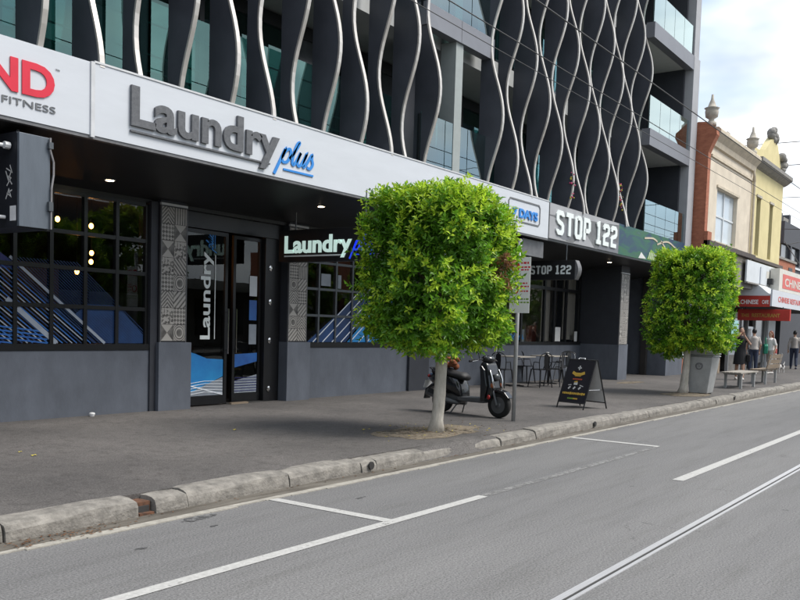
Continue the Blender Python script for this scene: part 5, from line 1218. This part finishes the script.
wire([(41.0, 8.5, 5.6), (41.5, 7.0, 5.9), (42.5, 4, 6.4)], .018, 'pale stay rising to the right above the red roof sign', 'wirelight')
wire([(40.6, 8.5, 5.7), (43.5, 8.2, 4.6), (46.5, 8.0, 3.6)], .018, 'pale stay descending to the right across the red roof sign', 'wirelight')

# ================================================================== LITTER
lt = MB(); ql = random.Random(12)
def leafbit(x, y, z, s, mi):
    a = ql.uniform(0, 6.28); c_, s_ = cos(a)*s, sin(a)*s; k = len(lt.v)
    lt.v += [(x-c_, y-s_, z), (x-s_*.4, y+c_*.4, z+s*.35), (x+c_, y+s_, z+s*.1), (x+s_*.4, y-c_*.4, z+s*.25)]; lt.f += [(k, k+1, k+2), (k, k+2, k+3)]; lt.fm += [mi, mi]
for k in range(110): leafbit(3.45+ql.gauss(.15, .28), 5.36+ql.uniform(-.10, .10), .012, ql.uniform(.008, .022), 0)
for k in range(220): leafbit(ql.uniform(2, 16), 5.47+ql.uniform(-.05, .03), .008, ql.uniform(.006, .018), ql.choice((0, 0, 2)))
for k in range(160): leafbit(9.9+ql.gauss(0, .6), 6.35+ql.gauss(0, .35), FP+.03, ql.uniform(.01, .025), ql.choice((0, 1, 2)))
o = lt.obj('leaf_litter', ['deadleaf', 'yellowleaf', 'barkdark']); o['kind'] = 'stuff'; tag(o, 'dry brown leaf litter along the gutter and tree pit', 'leaf litter')
def fallen(x, y, s, lb, m='yellowleaf', z=FP):
    b = MB(); k = 8
    pts = [(s*cos(a), s*.55*sin(a)*(1-.3*cos(a))) for a in [2*pi*i/k for i in range(k)]]
    b.v = [(x, y, z+.012)]+[(x+p[0], y+p[1], z+.004+.012*abs(sin(i*1.3))) for i, p in enumerate(pts)]; b.f = [(0, 1+i, 1+(i+1) % k) for i in range(k)]; b.fm = [0]*k
    tag(b.obj('fallen_leaf', m), lb, 'leaf')
fallen(5.02, 7.96, .035, 'larger of two yellow leaves on the footpath at left'); fallen(5.05, 8.25, .025, 'smaller of two yellow leaves on the footpath at left')
fallen(8.0, 8.2, .035, 'single yellow leaf on the footpath below the entrance'); fallen(9.3, 7.1, .035, 'yellow leaf on the footpath left of the near tree pit')
b = MB().lathe([(.030, 0), (.042, .035), (.036, .05), (.01, .055)], (7.62, 10.66, FP), 10); tag(b.obj('crumpled_paper', 'paper'), 'small white scrap of paper against the dado wall', 'litter')

# ================================================================== ACROSS THE STREET (seen in the glass)
def far_tree(x, y, h, r, seed, lb):
    t = thing('street_tree', lb, 'tree', (x, y, FP), group='trees across the street'); q = random.Random(seed)
    link('crown', crown_mesh('crown', (r, r), h-r*.9, r*1.0, 900, .30, seed, pw=2.2, dark=.7), t)
    MB().tube([(0, 0, 0), (.1, 0, h*.5), (.1, .1, h*.7)], [.2, .16, .1], 8).obj('trunk', 'barkdark', t, smooth=True)
for i, (x, y, h, r) in enumerate(((13.5, -9, 6.2, 2.3), (23.5, -9.5, 5.6, 2.2), (35.5, -10, 4.6, 1.8), (52, -9, 5.6, 2.2), (63, -9, 6.0, 2.4))): far_tree(x, y, h, r, 40+i, ['broad tree across the street, first beyond the doorway', 'smaller tree across the street opposite the scooter', 'broad tree across the street opposite the cafe', 'tree across the street before the long brick shop', 'tallest tree far along across the street'][i])
for i, (x0, x1, h, m) in enumerate(((-12, 2, 6.5, 'beige'), (2, 12, 6.2, 'brickwall'), (12, 27, 6.8, 'darkbuilding'), (27, 44, 3.6, 'stonegrey'), (44, 66, 6.2, 'brickwall'), (66, 100, 7.0, 'beige'))):
    T = thing('opposite_shop', ['cream shop across the street behind the camera', 'brick shop across the street', 'low grey shop across the street', 'long low grey shop across the street', 'long brick shop across the street', 'long cream shop far along across the street'][i], 'building', (x0, -14, FP), group='shops across the street')
    MB().box(0, x1-x0-.1, -8, 0, 0, h).obj('wall', m, T)
    for k in range(int((x1-x0)/2.2)): MB().box(.5+2.2*k, 2.0+2.2*k, .002, .05, .6, 2.6).obj('window', 'windowdark', T)
    MB().box(0, x1-x0-.1, .052, 2.2, 3.0, 3.25).obj('verandah', 'stonegrey', T)
